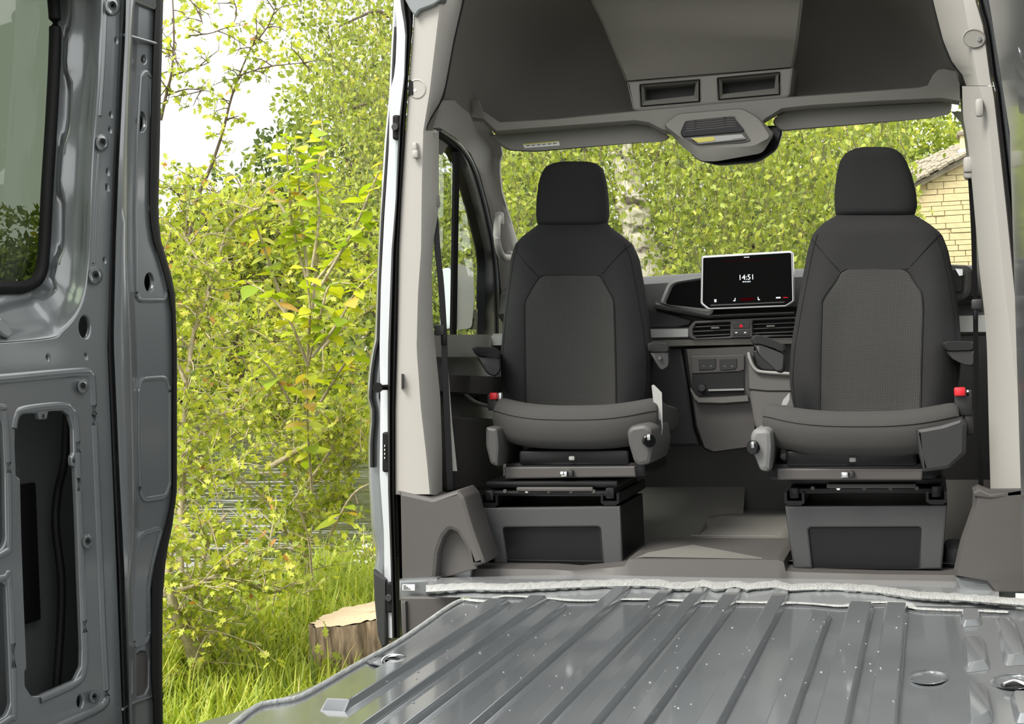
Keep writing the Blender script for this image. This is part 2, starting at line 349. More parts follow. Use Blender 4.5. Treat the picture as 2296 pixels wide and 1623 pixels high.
# ---------------------------------------------------------------- left side panel with window and cut-outs
XW = -.86
wl = thing('wall_left', 'bare grey painted steel side panel with window and cut-outs, left of the doorway', 'wall', (-.86, 2.0, 0), kind='structure')
cA = [(119, -60), (129, 45), (128, 138), (121, 276), (112, 420), (104, 570), (93, 623), (66, 643), (20, 647), (-260, 652)]
cB = [(155, -60), (158, 60), (154, 160), (148, 297), (139, 430), (136, 560), (124, 630), (90, 668), (30, 692), (-260, 715)]
cC = [(232, -60), (229, 60), (224, 150), (214, 280), (206, 430), (200, 580), (186, 675), (142, 738), (80, 761), (-260, 782)]
sp2 = lambda c, n=5: [tuple(q[:2]) for q in smooth_path([(x, y, 0) for x, y in c], n)]
A_, B_, C_ = sp2(cA), sp2(cB), sp2(cC)
wob = lambda i: 4.5 * max(-1, min(1, 3 * math.sin(i * .62)))
Bw = [(x + wob(i), y + (wob(i) if i > 30 else 0)) for i, (x, y) in enumerate(B_)]
lerp = lambda p, q, t: (p[0] * (1 - t) + q[0] * t, p[1] * (1 - t) + q[1] * t)
rows = []
for i in range(len(A_)):
    rows.append([P(*A_[i], X=-.955), P(*lerp(A_[i], Bw[i], .55), X=-.952), P(*lerp(A_[i], Bw[i], .85), X=-.945), P(*Bw[i], X=-.925), P(*lerp(Bw[i], C_[i], .12), X=-.918), P(*lerp(Bw[i], C_[i], .4), X=-.905), P(*lerp(Bw[i], C_[i], .7), X=-.885), P(*lerp(Bw[i], C_[i], .92), X=-.864), P(*C_[i], X=XW)])
grid_mesh('window_surround', rows, 'paint', wl, smooth=60)
rub = smooth_path([P(x - 6, y - 2, X=-.952) for x, y in cA], 5); tube('window_rubber', rub, .012, 'rubber', wl, 8)
gl = [P(x, y, X=-.962) for x, y in A_] + [P(-260, -60, X=-.962)]
plate('window_pane', [gl], (-1, 0, 0), .005, 'glass_tint', wl, .001)
outline = [(-260, 782)] + C_[::-1][1:] + [(286, -60), (272, 150), (262, 300), (250, 560), (243, 780), (252, 1000), (262, 1250), (276, 1600), (281, 1718), (-260, 1990)]
h_main = [(36, 954), (42, 938), (54, 929), (87, 926), (91, 941), (107, 940), (110, 923), (143, 921), (158, 932), (166, 960), (167, 1016), (162, 1024), (163, 1044), (170, 1048), (174, 1130), (180, 1300), (186, 1455), (185, 1494), (170, 1524), (90, 1559), (72, 1560), (58, 1538), (57, 1505), (62, 1500), (55, 1340), (50, 1200), (47, 1073), (38, 1066), (37, 1042), (35, 1000)]
h_a = [(-130, 952), (-4, 925), (8, 950), (13, 1063), (15, 1212), (7, 1229), (-130, 1285)]
h_b = [(-130, 1360), (4, 1306), (15, 1312), (26, 1580), (17, 1603), (-130, 1690)]
holes = [(h_main, 3), (h_a, 10), (h_b, 8), (oval(191.5, 733, 13.5, 25), 0), (oval(10, 735, 14, 26, -.6), 0), (oval(181, 1573, 7.5, 14), 0), (oval(108, 802, 3.5, 6, 0, 8), 0), (oval(194, 798, 3.5, 6, 0, 8), 0), (oval(261, 91, 3, 6, 0, 8), 0), (oval(249, 257, 3, 5, 0, 8), 0),
         (oval(247, 291, 3, 5, 0, 8), 0), (oval(242, 385, 3, 6, 0, 8), 0), ([(238, 415), (244, 415), (244, 425), (238, 425)], 0), (oval(235, 583, 3, 5, 0, 8), 0)]
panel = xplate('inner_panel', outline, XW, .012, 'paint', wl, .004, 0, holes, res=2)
# outer skin seen through the cut-outs
xplate('outer_skin', [(-420, -80), (344, -80), (344, 1760), (-420, 2040)], -1.0, .004, 'paint', wl, .001, 0, [([(x - 6, y + 0) for x, y in A_] + [(-260, -60)], 0)])
pr_ = [(-420, -80), (344, -80), (344, 1760), (-420, 2040)]
grid_mesh('cavity_closure', [PP(pr_, X=XW - .014), PP(pr_, X=-1.0)], 'paint', wl, closed_u=True, smooth=0)  # unseen strip added to keep light from leaking into the panel cavity
tube('cable', [P(150, 905, X=-.93), P(145, 1030, X=-.93), P(130, 1100, X=-.95), P(125, 1180, X=-.95), P(138, 1300, X=-.94), P(135, 1420, X=-.94), P(125, 1560, X=-.94)], .008, 'rubber', wl, 8, 5)
rbox('foam_pad', (P(62, 1240, X=-.99)), (.012, .055, .27), 'rubber', wl, .004)
# pressed beads on the panel
def bead(pts, X, w=.006, h=.5, name='panel_bead', par=None):
    p = smooth_path([P(x, y, X=X) for x, y in pts], 6); v, f = tube_arrays(p, w, 8); v[:, 0] = X + (v[:, 0] - X) * h
    mesh(name, v, [tuple(int(z) for z in q) for q in f], 'paint', par or panel, 60)
bead([(-200, 866), (0, 850), (120, 839), (190, 834), (203, 840), (208, 860), (213, 980), (222, 1200), (232, 1430), (239, 1560), (236, 1574), (222, 1588), (150, 1622), (0, 1690)], XW, .009)
bead([(32, 960), (38, 932), (54, 918), (140, 909), (160, 920), (172, 950), (178, 1100), (186, 1300), (192, 1460), (190, 1496), (174, 1530), (90, 1570)], XW, .007)
bead([(-100, 905), (0, 912), (12, 930), (20, 1060), (22, 1215), (12, 1238), (-60, 1275)], XW, .006)
bead([(-60, 1318), (8, 1296), (22, 1306), (33, 1580), (22, 1612), (-60, 1660)], XW, .006)
bead([(238, 0), (232, 140), (224, 260)], XW, .005); bead([(222, 345), (214, 470), (209, 590)], XW, .005)
for (x, y, r) in ((252, 14, 17), (229, 320, 15), (214, 618, 16), (186, 866, 13), (197, 1214, 13), (212, 1562, 12)):
    rows = [[P(a, b, X=XW + h) for a, b in oval(x, y, r * k, r * 1.25 * k, 0, 16)] for k, h in ((1.05, 0), (.9, .008), (.55, .009), (.45, .004), (.25, .003), (.15, -.004))]
    grid_mesh('fixing_boss', rows, 'paint', wl, closed_u=True, cap=True, smooth=50)
for (x, y) in ((98, 933), (40, 1054), (166, 1033)): plate('tab_hole', [PP(oval(x, y, 2.5, 5, 0, 10), X=XW + .0012)], (-1, 0, 0), .001, 'cavity', wl, .0002)
# door-side pillar: tapered bead, embossed outer face, rubber seal
ys = list(range(-60, 1680, 40))
bl = [(284, -60), (281, 80), (266, 380), (260, 540), (255, 760), (268, 1063), (279, 1280), (288, 1560), (292, 1700)]
br = [(306, -60), (298, 0), (286, 310), (283, 560), (293, 780), (299, 1060), (300, 1180), (292, 1300), (292, 1580), (295, 1700)]
il = [(x - 12, y) for x, y in bl]
vstrip('pillar_bead', ys, [(il, dict(X=XW - .004)), (il, dict(X=XW + .002)), ([(x - 3, y) for x, y in bl], dict(X=XW - .006)), (bl, dict(X=XW + .012)), ([((a + b) / 2, y) for (a, y), b in [((interp(bl, y), y), interp(br, y)) for y in ys]], dict(X=XW + .018)), (br, dict(X=XW + .012)), ([(x + 5, y) for x, y in br], dict(X=XW - .008)), ([(x + 14, y) for x, y in br], dict(X=XW - .012))], 'paint', wl, smooth=50)
tube('panel_gap', [P(interp(il, y) + 3, y, X=XW + .001) for y in range(300, 1640, 60)], .0022, 'rubber', wl, 6)
me_ = [(356, -60), (349, 100), (342, 311), (340, 483), (350, 545), (371, 602), (380, 644), (390, 678), (393, 782), (392, 1098), (383, 1160), (359, 1236), (345, 1305), (344, 1512), (350, 1581), (352, 1720)]
face = [(x, y) for x, y in me_] + [(296, 1720), (298, 1580), (298, 1300), (306, 1180), (304, 1060), (298, 780), (288, 560), (291, 310), (303, 0), (310, -60)]
emb = [[(316, 172), (326, 160), (338, 170), (340, 300), (336, 470), (352, 560), (368, 620), (374, 655), (370, 672), (312, 672), (306, 660), (303, 480), (308, 300)],
       [(318, 850), (370, 846), (380, 870), (381, 1085), (372, 1112), (322, 1120), (314, 1100), (310, 980), (311, 870)],
       [(312, 1205), (322, 1194), (356, 1184), (362, 1192), (344, 1260), (334, 1320), (336, 1420), (330, 1438), (305, 1448), (301, 1440), (300, 1330), (306, 1240)],
       [(303, 1470), (318, 1459), (330, 1462), (335, 1480), (334, 1540), (326, 1556), (308, 1562), (303, 1548)]]
fp = xplate('pillar_face', face, XW - .012, .012, 'paint', wl, .003, 0, [(emb[3], 4), (oval(318, 273, 11, 23), 0), (oval(335, 633, 11, 22), 0), (oval(323, 133, 5.5, 9), 0)])
for e in emb[:3]:
    p = [P(x, y, X=XW - .011) for x, y in rounded(e, 10)]; v, f = tube_arrays(smooth_path(p, 2, True) + [np.array(tuple(p[0]))], .0055, 6); v[:, 0] = XW - .011 + (v[:, 0] - XW + .011) * .6
    mesh('embossed_bead', v, [tuple(int(z) for z in q) for q in f], 'paint', fp, 60)
    xplate('embossed_field', [(x, y) for x, y in e], XW - .0105, .004, 'paint', fp, .0015, 10, [(oval(318, 273, 11, 23), 0), (oval(335, 633, 11, 22), 0)] if e is emb[0] else ())
xplate('plug', emb[3], XW - .016, .006, 'trim_dark', wl, .002, 4)
tube('lap_joint', [P(280, 78, X=XW + .004), P(300, 84, X=XW + .004), P(350, 98, X=XW - .008)], .004, 'paint', wl, 8)
tube('lap_joint', [P(275, 1590, X=XW + .004), P(300, 1575, X=XW - .008), P(350, 1558, X=XW - .012)], .003, 'paint', wl, 8)
so_ = [(368, -60), (362, 173), (359, 311), (355, 483), (362, 545), (383, 609), (393, 661), (397, 782), (397, 1098), (386, 1184), (373, 1242), (365, 1339), (364, 1500), (367, 1720)]
vstrip('door_seal', ys, [([(x - 7, y) for x, y in me_], dict(X=XW - .013)), ([(x - 4, y) for x, y in me_], dict(X=XW - .004)), ([((x + interp(so_, y)) / 2, y) for x, y in me_], dict(X=XW - .004)), (so_, dict(X=XW - .016)), (so_, dict(X=XW - .04)), ([(x - 8, y) for x, y in me_], dict(X=XW - .04))], 'rubber', wl, closed=True, smooth=60)
# plain rear continuation of the same side, out of the photograph's view
y_r = P(-258, 900, X=XW).y; z_h = P(150, -58, X=XW).z; y_f = P(352, -58, X=XW).y
rbox('rear_panel', ((XW - 1.0) / 2, (.8 + y_r) / 2, .96), (1.0 + XW, y_r - .8, 1.94), 'paint', wl, .01); rbox('header_rail', ((XW - 1.0) / 2 - .004, (y_r + y_f) / 2, (z_h + 1.93) / 2), (1.0 + XW + .006, y_f - y_r, 1.93 - z_h), 'paint', wl, .01)
# ---------------------------------------------------------------- left door pillar (B-pillar): trims, seal, hook, striker
YB = 4.10
t1 = thing('trim_1', 'light grey plastic pillar trim on the left, beside the open doorway', 'pillar trim', (-.93, 4.15, 0), kind='structure')
seal_o = [(893, -40), (900, 20), (909, 69), (906, 172), (894, 276), (887, 449), (878, 560), (870, 781), (869, 920), (870, 1100), (876, 1270), (880, 1450)]
seal_i = [(925, -40), (927, 41), (916, 172), (909, 293), (899, 449), (894, 560), (890, 781), (886, 920), (886, 1092), (891, 1270), (898, 1450)]
ysb = list(range(-40, 1451, 30))
half = [((interp(seal_o, y) + interp(seal_i, y)) / 2, y) for y in ysb]
q14 = [((interp(seal_o, y) * .75 + interp(seal_i, y) * .25), y) for y in ysb]; q34 = [((interp(seal_o, y) * .25 + interp(seal_i, y) * .75), y) for y in ysb]
vstrip('door_seal', ysb, [(seal_o, dict(Y=YB + .01)), (q14, dict(Y=YB - .012)), (half, dict(Y=YB + .002)), (q34, dict(Y=YB - .012)), (seal_i, dict(Y=YB + .01)), (seal_i, dict(Y=YB + .03)), (seal_o, dict(Y=YB + .03))], 'rubber', t1, closed=True, smooth=60)
crease = [(990, -40), (987, 28), (966, 207), (952, 293)]; seam = [(1046, -40), (1039, 0), (1018, 90), (999, 193), (990, 224), (963, 269), (953, 293)]
yu = list(range(-40, 294, 18)) + [293]
si2 = [(x + 1, y) for x, y in seal_i]
vstrip('upper_trim', yu, [(si2, dict(Y=YB + .03)), (si2, dict(Y=YB + .004)), ([(x + 4, y) for x, y in seal_i], dict(Y=YB)), ([(x - 3, y) for x, y in crease], dict(Y=YB)), ([(x + 3, y) for x, y in crease], dict(Y=YB + .012)), (seam, dict(Y=YB + .16)), (seam, dict(Y=YB + .19))], 'trim_light', t1, smooth=50)
tube('trim_seam', [P(x, y, Y=YB + .158) for x, y in seam], .004, 'rubber', t1, 6, 3)
# screw pocket
rows = [[P(x, y, Y=YB + d) for x, y in oval(935, 199, 18 * k, 20 * k, 0, 18)] for k, d in ((1.15, -.001), (1.0, -.003), (.85, .006), (.7, .012), (.2, .013))]
pk = grid_mesh('screw_pocket', rows, 'trim_light', t1, closed_u=True, cap=True, smooth=60); disc('screw', P(931, 203, Y=YB + .002), (0, -1, 0), .006, .004, 'chrome', pk, 10)
yplate('pocket_shade', [(917, 178), (925, 182), (926, 212), (914, 215)], YB - .004, .006, 'rubber', t1, .001)  # dark sliver standing in for the shade beside the screw pocket
cm = [(952, 293), (949, 400), (947, 560), (940, 660), (937, 781), (947, 920), (959, 1023), (967, 1112)]
rm = [(984, 293), (984, 470), (972, 540), (968, 600), (970, 713), (978, 800), (987, 885), (991, 1000), (992, 1100)]
ym = list(range(293, 1110, 24)) + [1108]
vstrip('pillar_trim', ym, [(seal_i, dict(Y=YB + .03)), (seal_i, dict(Y=YB + .004)), ([(x + 3, y) for x, y in seal_i], dict(Y=YB)), ([(x - 3, y) for x, y in cm], dict(Y=YB)), ([(x + 3, y) for x, y in cm], dict(Y=YB + .012)), (rm, dict(Y=YB + .15)), (rm, dict(Y=YB + .2))], 'trim_light', t1, smooth=50)
strip_l = [(984, 640), (990, 740), (999, 900), (1012, 1090)]; strip_r = [(984, 640), (1000, 760), (1014, 950), (1029, 1092)]
vstrip('belt_guide_trim', list(range(660, 1092, 36)), [(strip_l, dict(Y=YB + .19)), (strip_r, dict(Y=YB + .2)), (strip_r, dict(Y=YB + .23))], 'trim_light', t1)
hk = rbox('coat_hook', P(932, 346, Y=YB - .012), (.02, .02, .026), 'trim_light', t1, .006); rbox('hook_tip', P(931, 330, Y=YB - .008), (.016, .02, .03), 'trim_light', t1, .006)
yplate('clip_cover', [(969, 290), (978, 291), (978, 300), (970, 300)], YB + .09, .006, 'trim_light', t1, .002, 2)
yplate('roof_rail_end', [(884, -60), (1000, -60), (990, 0), (972, 12), (940, 24), (930, 38), (920, 24), (905, -4)], YB - .02, .05, 'paint', t1, .006, 4)
# lower dark trim with arch
lo = [(889, 1098), (970, 1116), (1028, 1098), (1042, 1114), (1052, 1150), (1064, 1190), (1090, 1262), (1060, 1272), (1045, 1230), (1024, 1195), (1008, 1188), (994, 1205), (982, 1240), (977, 1301), (893, 1307)]
yplate('lower_trim', lo, YB - .008, .16, 'trim_dark', t1, .014, 4)
yplate('arch_recess', [(970, 1302), (978, 1240), (990, 1200), (1008, 1182), (1028, 1188), (1052, 1220), (1070, 1275)], YB + .035, .02, 'trim_dark', t1, .004)
yplate('inner_sill', [(960, 1150), (1075, 1180), (1085, 1264), (1058, 1274), (1058, 1304), (960, 1312)], YB + .07, .03, 'paint', t1, .006)
lab = yplate('type_label', [(902, 1310), (930, 1310), (930, 1324), (902, 1323)], 4.03, .002, 'paper', t1, .0005)
for i in range(3): yplate('label_print', [(904, 1312 + i * 3.6), (910 + i * 5, 1312 + i * 3.6), (910 + i * 5, 1314 + i * 3.6), (904, 1314 + i * 3.6)], 4.0285, .001, 'ink', lab, .0002)
yplate('pillar_foot', [(893, 1300), (980, 1296), (985, 1340), (893, 1347)], 4.05, .05, 'paint', t1, .01)
# outer pillar skin beside the seal, sky reflection put into its pale colour, with striker, contact block and guide rollers
wo = [(880, -40), (890, 60), (886, 160), (874, 207), (872, 330), (862, 480), (854, 640), (851, 781), (853, 900), (851, 1063), (861, 1200), (862, 1330), (866, 1460)]
vstrip('outer_pillar', ysb, [(wo, dict(Y=YB + .12)), (wo, dict(Y=YB + .04)), (seal_o, dict(Y=YB + .03)), (seal_o, dict(Y=YB + .06))], 'paint_sky_sheen', t1, smooth=50)
st = tube('striker', [P(872, 868, Y=YB + .03), P(846, 869, Y=YB - .01)], .009, 'rubber', t1, 10); disc('striker_head', P(846, 869, Y=YB - .02), (-.2, 1, 0), .016, .02, 'rubber', st, 14)
for (x, y, w_, h_, nm) in ((864, 1014, 8, 45, 'contact_block'), (887, 285, 8, 28, 'upper_guide'), (873, 1340, 8, 34, 'lower_guide')):
    b_ = yplate(nm, [(x - w_, y - h_), (x + w_, y - h_), (x + w_, y + h_), (x - w_, y + h_)], YB + .015, .03, 'rubber', t1, .006, 6)
    if nm == 'contact_block':
        for i in range(4): rbox('contact_pin', P(x - 1, y - 14 + i * 9, Y=YB + .012), (.004, .004, .008), 'chrome', b_, .001)
    else: disc('guide_eye', P(x, y, Y=YB + .012), (0, -1, 0), .012, .008, 'trim_black', b_, 14)
# ---------------------------------------------------------------- front left door beyond the pillar
d1 = thing('door_1', 'closed front passenger door with grey door card and curved window frame', 'door', (-1.0, 4.7, -.3), kind='structure')
do = [(884, -20), (876, 130), (873, 207), (863, 310), (851, 480), (847, 560), (840, 764), (832, 795), (825, 850), (823, 899), (832, 923), (826, 989), (826, 1063), (834, 1190), (846, 1242), (838, 1270), (838, 1300), (846, 1420), (856, 1455)]
di = [(x + 26, y) for x, y in do]
yd = list(range(-20, 1456, 26))
vstrip('outer_skin', [y for y in yd if y < 745], [(di, dict(Y=YB + .075)), ([(x + 9, y) for x, y in do], dict(Y=YB + .07)), ([(x + 3, y) for x, y in do], dict(Y=YB + .085)), (do, dict(Y=YB + .13)), ([(x + 4, y) for x, y in do], dict(Y=YB + .17)), (di, dict(Y=YB + .17))], 'paint', d1, smooth=60)
vstrip('outer_skin', [y for y in yd if y > 715], [(di, dict(Y=YB + .075)), ([(x + 9, y) for x, y in do], dict(Y=YB + .07)), ([(x + 3, y) for x, y in do], dict(Y=YB + .085)), (do, dict(Y=YB + .13)), ([(x - 1, y) for x, y in do], dict(Y=YB + .3)), ([(x + 6, y) for x, y in do], dict(Y=YB + .9)), ([(x + 60, y) for x, y in do], dict(Y=YB + .9))], 'paint', d1, smooth=60)
vstrip('edge_rubber', list(range(60, 1060, 26)), [([(x + 4, y) for x, y in do], dict(Y=YB + .06)), ([(x + 9, y) for x, y in do], dict(Y=YB + .05)), ([(x + 13, y) for x, y in do], dict(Y=YB + .06)), ([(x + 13, y) for x, y in do], dict(Y=YB + .09))], 'rubber', d1, smooth=60)
yplate('mud_flap', [(836, 1278), (850, 1290), (864, 1300), (866, 1445), (856, 1455), (846, 1425), (838, 1340)], YB + .02, .03, 'trim_black', d1, .006)
XD = -.965
xd = lambda x, y: P(x, y, X=XD + .00019 * max(0, 750 - y))
fo = [(984, 283), (1022, 309), (1056, 345), (1077, 390), (1097, 466), (1112, 545), (1124, 644), (1128, 754)]
fi = [(980, 305), (1015, 331), (1035, 369), (1056, 431), (1075, 505), (1090, 575), (1090, 660), (1089, 752)]
n_ = 24
fo_s = [tuple(q[:2]) for q in smooth_path([(x, y, 0) for x, y in fo], 4)]; fi_s = [tuple(q[:2]) for q in smooth_path([(x, y, 0) for x, y in fi], 4)]
rows = []
off = lambda v, dx: v + Vector((dx, 0, 0))
for a, b in zip(fo_s, fi_s):
    m1, m2, m3 = lerp(a, b, .25), lerp(a, b, .5), lerp(a, b, .75)
    rows.append([off(xd(*a), -.04), off(xd(*a), .005), off(xd(*m1), .012), off(xd(*m2), .002), off(xd(*m3), .008), off(xd(*b), -.005), off(xd(*b), -.04)])
grid_mesh('window_frame', rows, 'steel_black', d1, smooth=40)
tube('frame_edge', [off(xd(*lerp(a, b, .38)), .006) for a, b in zip(fo_s, fi_s)], .008, 'paint', d1, 8)
vstrip('quarter_bar', [340, 480, 620, 752], [([(1021, 340), (1014, 752)], lambda x, y: off(xd(x, y), .0)), ([(1024, 340), (1017, 752)], lambda x, y: off(xd(x, y), .012)), ([(1029, 340), (1023, 752)], lambda x, y: off(xd(x, y), .0)), ([(1029, 340), (1023, 752)], lambda x, y: off(xd(x, y), -.01)), ([(1021, 340), (1014, 752)], lambda x, y: off(xd(x, y), -.01))], 'rubber', d1, closed=True)
gp = [off(xd(900, 290), -.02)] + [off(xd(x, y), -.02) for x, y in fi_s] + [off(xd(900, 756), -.02)]
v = gp; mesh('window_pane', v, [tuple(range(len(v)))], 'glass_side', d1, 0)
xplate('door_card', [(900, 750), (1000, 750), (1060, 752), (1128, 756), (1230, 762), (1230, 1300), (900, 1250)], XD, .05, 'dash_grey', d1, .012)
vstrip('card_top', [750, 756, 764, 780, 800], [([(900, 750), (900, 800)], dict(X=XD + .0)), ([(960, 750), (960, 800)], dict(X=XD + .035)), ([(1052, 750), (1060, 800)], dict(X=XD + .04)), ([(1118, 752), (1122, 800)], dict(X=XD + .04))], 'trim_mid', d1)
hstrip('armrest_shelf', [900, 1000, 1060, 1120, 1180], [([(900, 845), (1180, 850)], dict(X=XD)), ([(900, 838), (1180, 846)], dict(X=XD + .06)), ([(900, 870), (1180, 890)], dict(X=XD + .06)), ([(900, 880), (1180, 900)], dict(X=XD))], 'trim_dark', d1)
xplate('pull_handle', [(1060, 866), (1078, 850), (1120, 850), (1120, 910), (1075, 900)], XD + .03, .02, 'trim_black', d1, .006, 6)
tube('pocket_edge', [P(1000, 850, X=XD + .03), P(1040, 880, X=XD + .04), P(1064, 900, X=XD + .045), P(1100, 912, X=XD + .045), P(1140, 925, X=XD + .045)], .007, 'dash_light', d1, 8, 4)
xplate('door_pocket', [(985, 930), (1130, 940), (1130, 1090), (1005, 1100)], XD + .03, .03, 'trim_dark', d1, .01, 10)
mr = thing('door_mirror', 'dark wing mirror outside the passenger door window', 'mirror', (-1.2, 5.35, .75))
hm = [[P(x, y, Y=5.42 + d) for x, y in rounded([(1000, 598), (1030, 590), (1060, 604), (1064, 660), (1058, 736), (1000, 742)], 10)] for d in (0, .05, .1)]
grid_mesh('mirror_housing', hm, 'trim_mid', mr, closed_u=True, cap=True, smooth=50)
yplate('mirror_glass', [(986, 604), (1008, 600), (1016, 612), (1016, 728), (1008, 738), (986, 738)], 5.40, .008, 'chrome', mr, .002, 6)
yplate('mirror_arm', [(1040, 700), (1075, 690), (1092, 700), (1092, 740), (1030, 738)], 5.44, .06, 'trim_black', mr, .01, 6)
# ---------------------------------------------------------------- right door pillar, closed sliding door on the right
t2 = thing('trim_2', 'light grey plastic pillar trim on the right, next to the right-hand seat', 'pillar trim', (.87, 4.15, 0), kind='structure')
sr = [(2186, -40), (2191, 0), (2209, 60), (2225, 181), (2231, 200), (2248, 348), (2264, 497), (2290, 760), (2306, 950), (2316, 1100), (2324, 1330), (2330, 1420)]
lr = [(2157, 191), (2159, 262), (2169, 314), (2179, 407), (2188, 510), (2197, 614), (2209, 717), (2213, 780), (2217, 950), (2221, 1103)]
cr = [(2190, 191), (2212, 262), (2222, 380), (2240, 560), (2262, 760), (2286, 950), (2300, 1103)]
su = [(2082, -40), (2090, 0), (2113, 90), (2134, 140), (2157, 168), (2166, 192)]; cu_ = [(2150, -40), (2156, 0), (2172, 90), (2190, 192)]
YR = 4.06
vstrip('upper_trim', list(range(-40, 193, 16)) + [192], [(su, dict(Y=YR + .2)), (su, dict(Y=YR + .17)), ([(x - 4, y) for x, y in cu_], dict(Y=YR + .02)), ([(x + 4, y) for x, y in cu_], dict(Y=YR)), ([(x - 5, y) for x, y in sr], dict(Y=YR)), (sr, dict(Y=YR + .012)), (sr, dict(Y=YR + .04))], 'trim_light', t2, smooth=50)
tube('trim_seam', [P(x, y, Y=YR + .168) for x, y in su], .004, 'rubber', t2, 6, 3)
yr2 = list(range(193, 1103, 26)) + [1102]
vstrip('pillar_trim', yr2, [(lr, dict(Y=YR + .2)), (lr, dict(Y=YR + .13)), ([(x - 4, y) for x, y in cr], dict(Y=YR + .012)), ([(x + 4, y) for x, y in cr], dict(Y=YR)), ([(x - 5, y) for x, y in sr], dict(Y=YR)), (sr, dict(Y=YR + .012)), (sr, dict(Y=YR + .04))], 'trim_light', t2, smooth=50)
vstrip('door_seal', ysb, [(sr, dict(Y=YR + .03)), (sr, dict(Y=YR - .004)), ([(x + 5, y) for x, y in sr], dict(Y=YR - .012)), ([(x + 8, y) for x, y in sr], dict(Y=YR + .0)), ([(x + 8, y) for x, y in sr], dict(Y=YR + .03))], 'rubber', t2, smooth=60)
rows = [[P(x, y, Y=YR - .002 + d) for x, y in oval(2184, 86, 24 * k, 20 * k, .1, 18)] for k, d in ((1.1, -.001), (1, -.003), (.85, .006), (.6, .012), (.2, .013))]
pk = grid_mesh('screw_pocket', rows, 'trim_mid', t2, closed_u=True, cap=True, smooth=60); disc('screw', P(2196, 88, Y=YR - .004), (0, -1, 0), .006, .004, 'chrome', pk, 10)
rbox('coat_hook', P(2196, 242, Y=YR - .008), (.022, .022, .05), 'trim_light', t2, .008)
rbox('belt_guide', P(2172, 370, Y=YR + .14), (.03, .04, .045), 'trim_light', t2, .008)
lo_l = [(2182, 1096), (2180, 1133), (2153, 1210), (2138, 1278), (2140, 1290), (2196, 1292), (2228, 1330)]
vstrip('lower_trim', list(range(1098, 1330, 12)), [(lo_l, dict(Y=YR + .2)), (lo_l, dict(Y=YR + .03)), ([(x + 10, y) for x, y in lo_l], dict(Y=YR)), ([(2260, 1096), (2262, 1330)], dict(Y=YR - .006)), ([(2330, 1096), (2330, 1330)], dict(Y=YR - .006)), ([(2330, 1096), (2330, 1330)], dict(Y=YR + .1))], 'trim_dark', t2, smooth=50)
yplate('trim_cap', [(2182, 1104), (2196, 1097), (2222, 1108), (2330, 1090), (2330, 1108), (2222, 1118), (2184, 1112)], YR - .006, .14, 'trim_dark', t2, .004)
yplate('pillar_foot', [(2140, 1290), (2330, 1300), (2330, 1372), (2236, 1352), (2150, 1330)], 4.08, .1, 'paint', t2, .02)
yplate('type_label', [(2277, 1330), (2312, 1331), (2312, 1346), (2277, 1345)], 4.0, .002, 'paper', t2, .0005)
wr = thing('wall_right', 'grey painted inner panel of the closed sliding door on the right', 'wall', (.9, 3.0, 0), kind='structure')
sr2 = [(x + 8, y) for x, y in sr]
vstrip('door_edge', ysb, [(sr2, dict(Y=YR + .02)), ([(x + 10, y) for x, y in sr2], dict(Y=YR - .03)), ([(x + 14, y) for x, y in sr2], dict(Y=YR - .02)), ([(x + 24, y) for x, y in sr2], dict(Y=YR - .05)), ([(x + 46, y) for x, y in sr2], dict(X=.875)), ([(x + 70, y) for x, y in sr2], dict(X=.885)), ([(x + 140, y) for x, y in sr2], dict(X=.885))], 'paint', wr, smooth=60)
rows = [[P(x, y, X=.886 - h) for x, y in oval(2300, 75, 22 * k, 70 * k, 0, 18)] for k, h in ((1.05, 0), (.9, .012), (.5, .004), (.2, .003))]
grid_mesh('pressed_dimple', rows, 'paint', wr, closed_u=True, cap=True, smooth=60)
mesh('side_panel', [(.89, .8, 0), (.89, 3.4, 0), (.885, 3.4, 1.2), (.80, 3.4, 1.9), (.80, .8, 1.9), (.885, .8, 1.2), (1.0, .8, 0), (1.0, 3.4, 0), (1.0, 3.4, 1.9), (1.0, .8, 1.9)], [(0, 1, 2, 5), (5, 2, 3, 4), (0, 6, 7, 1), (3, 8, 9, 4), (1, 7, 8, 3, 2), (0, 5, 4, 9, 6), (6, 9, 8, 7)], 'paint', wr)
# ---------------------------------------------------------------- front right door, mostly hidden by the seat and pillar
d2 = thing('door_2', 'closed front driver door hidden behind the right seat and pillar', 'door', (.98, 4.9, -.3), kind='structure')
rbox('door_card', (.96, 4.95, .22), (.06, 1.3, 1.0), 'dash_grey', d2, .02); rbox('outer_skin', (1.01, 4.95, .2), (.03, 1.34, 1.04), 'paint', d2, .01)
tube('window_frame', [(.94, 4.32, .72), (.90, 4.32, 1.2), (.84, 4.36, 1.52), (.83, 4.7, 1.55), (.85, 5.0, 1.4), (.93, 5.55, .8)], .025, 'steel_black', d2, 8, 5)
mesh('window_pane', [(.97, 4.3, .72), (.97, 5.55, .74), (.87, 4.95, 1.45), (.85, 4.34, 1.5)], [(0, 1, 2, 3)], 'glass_side', d2, 0)
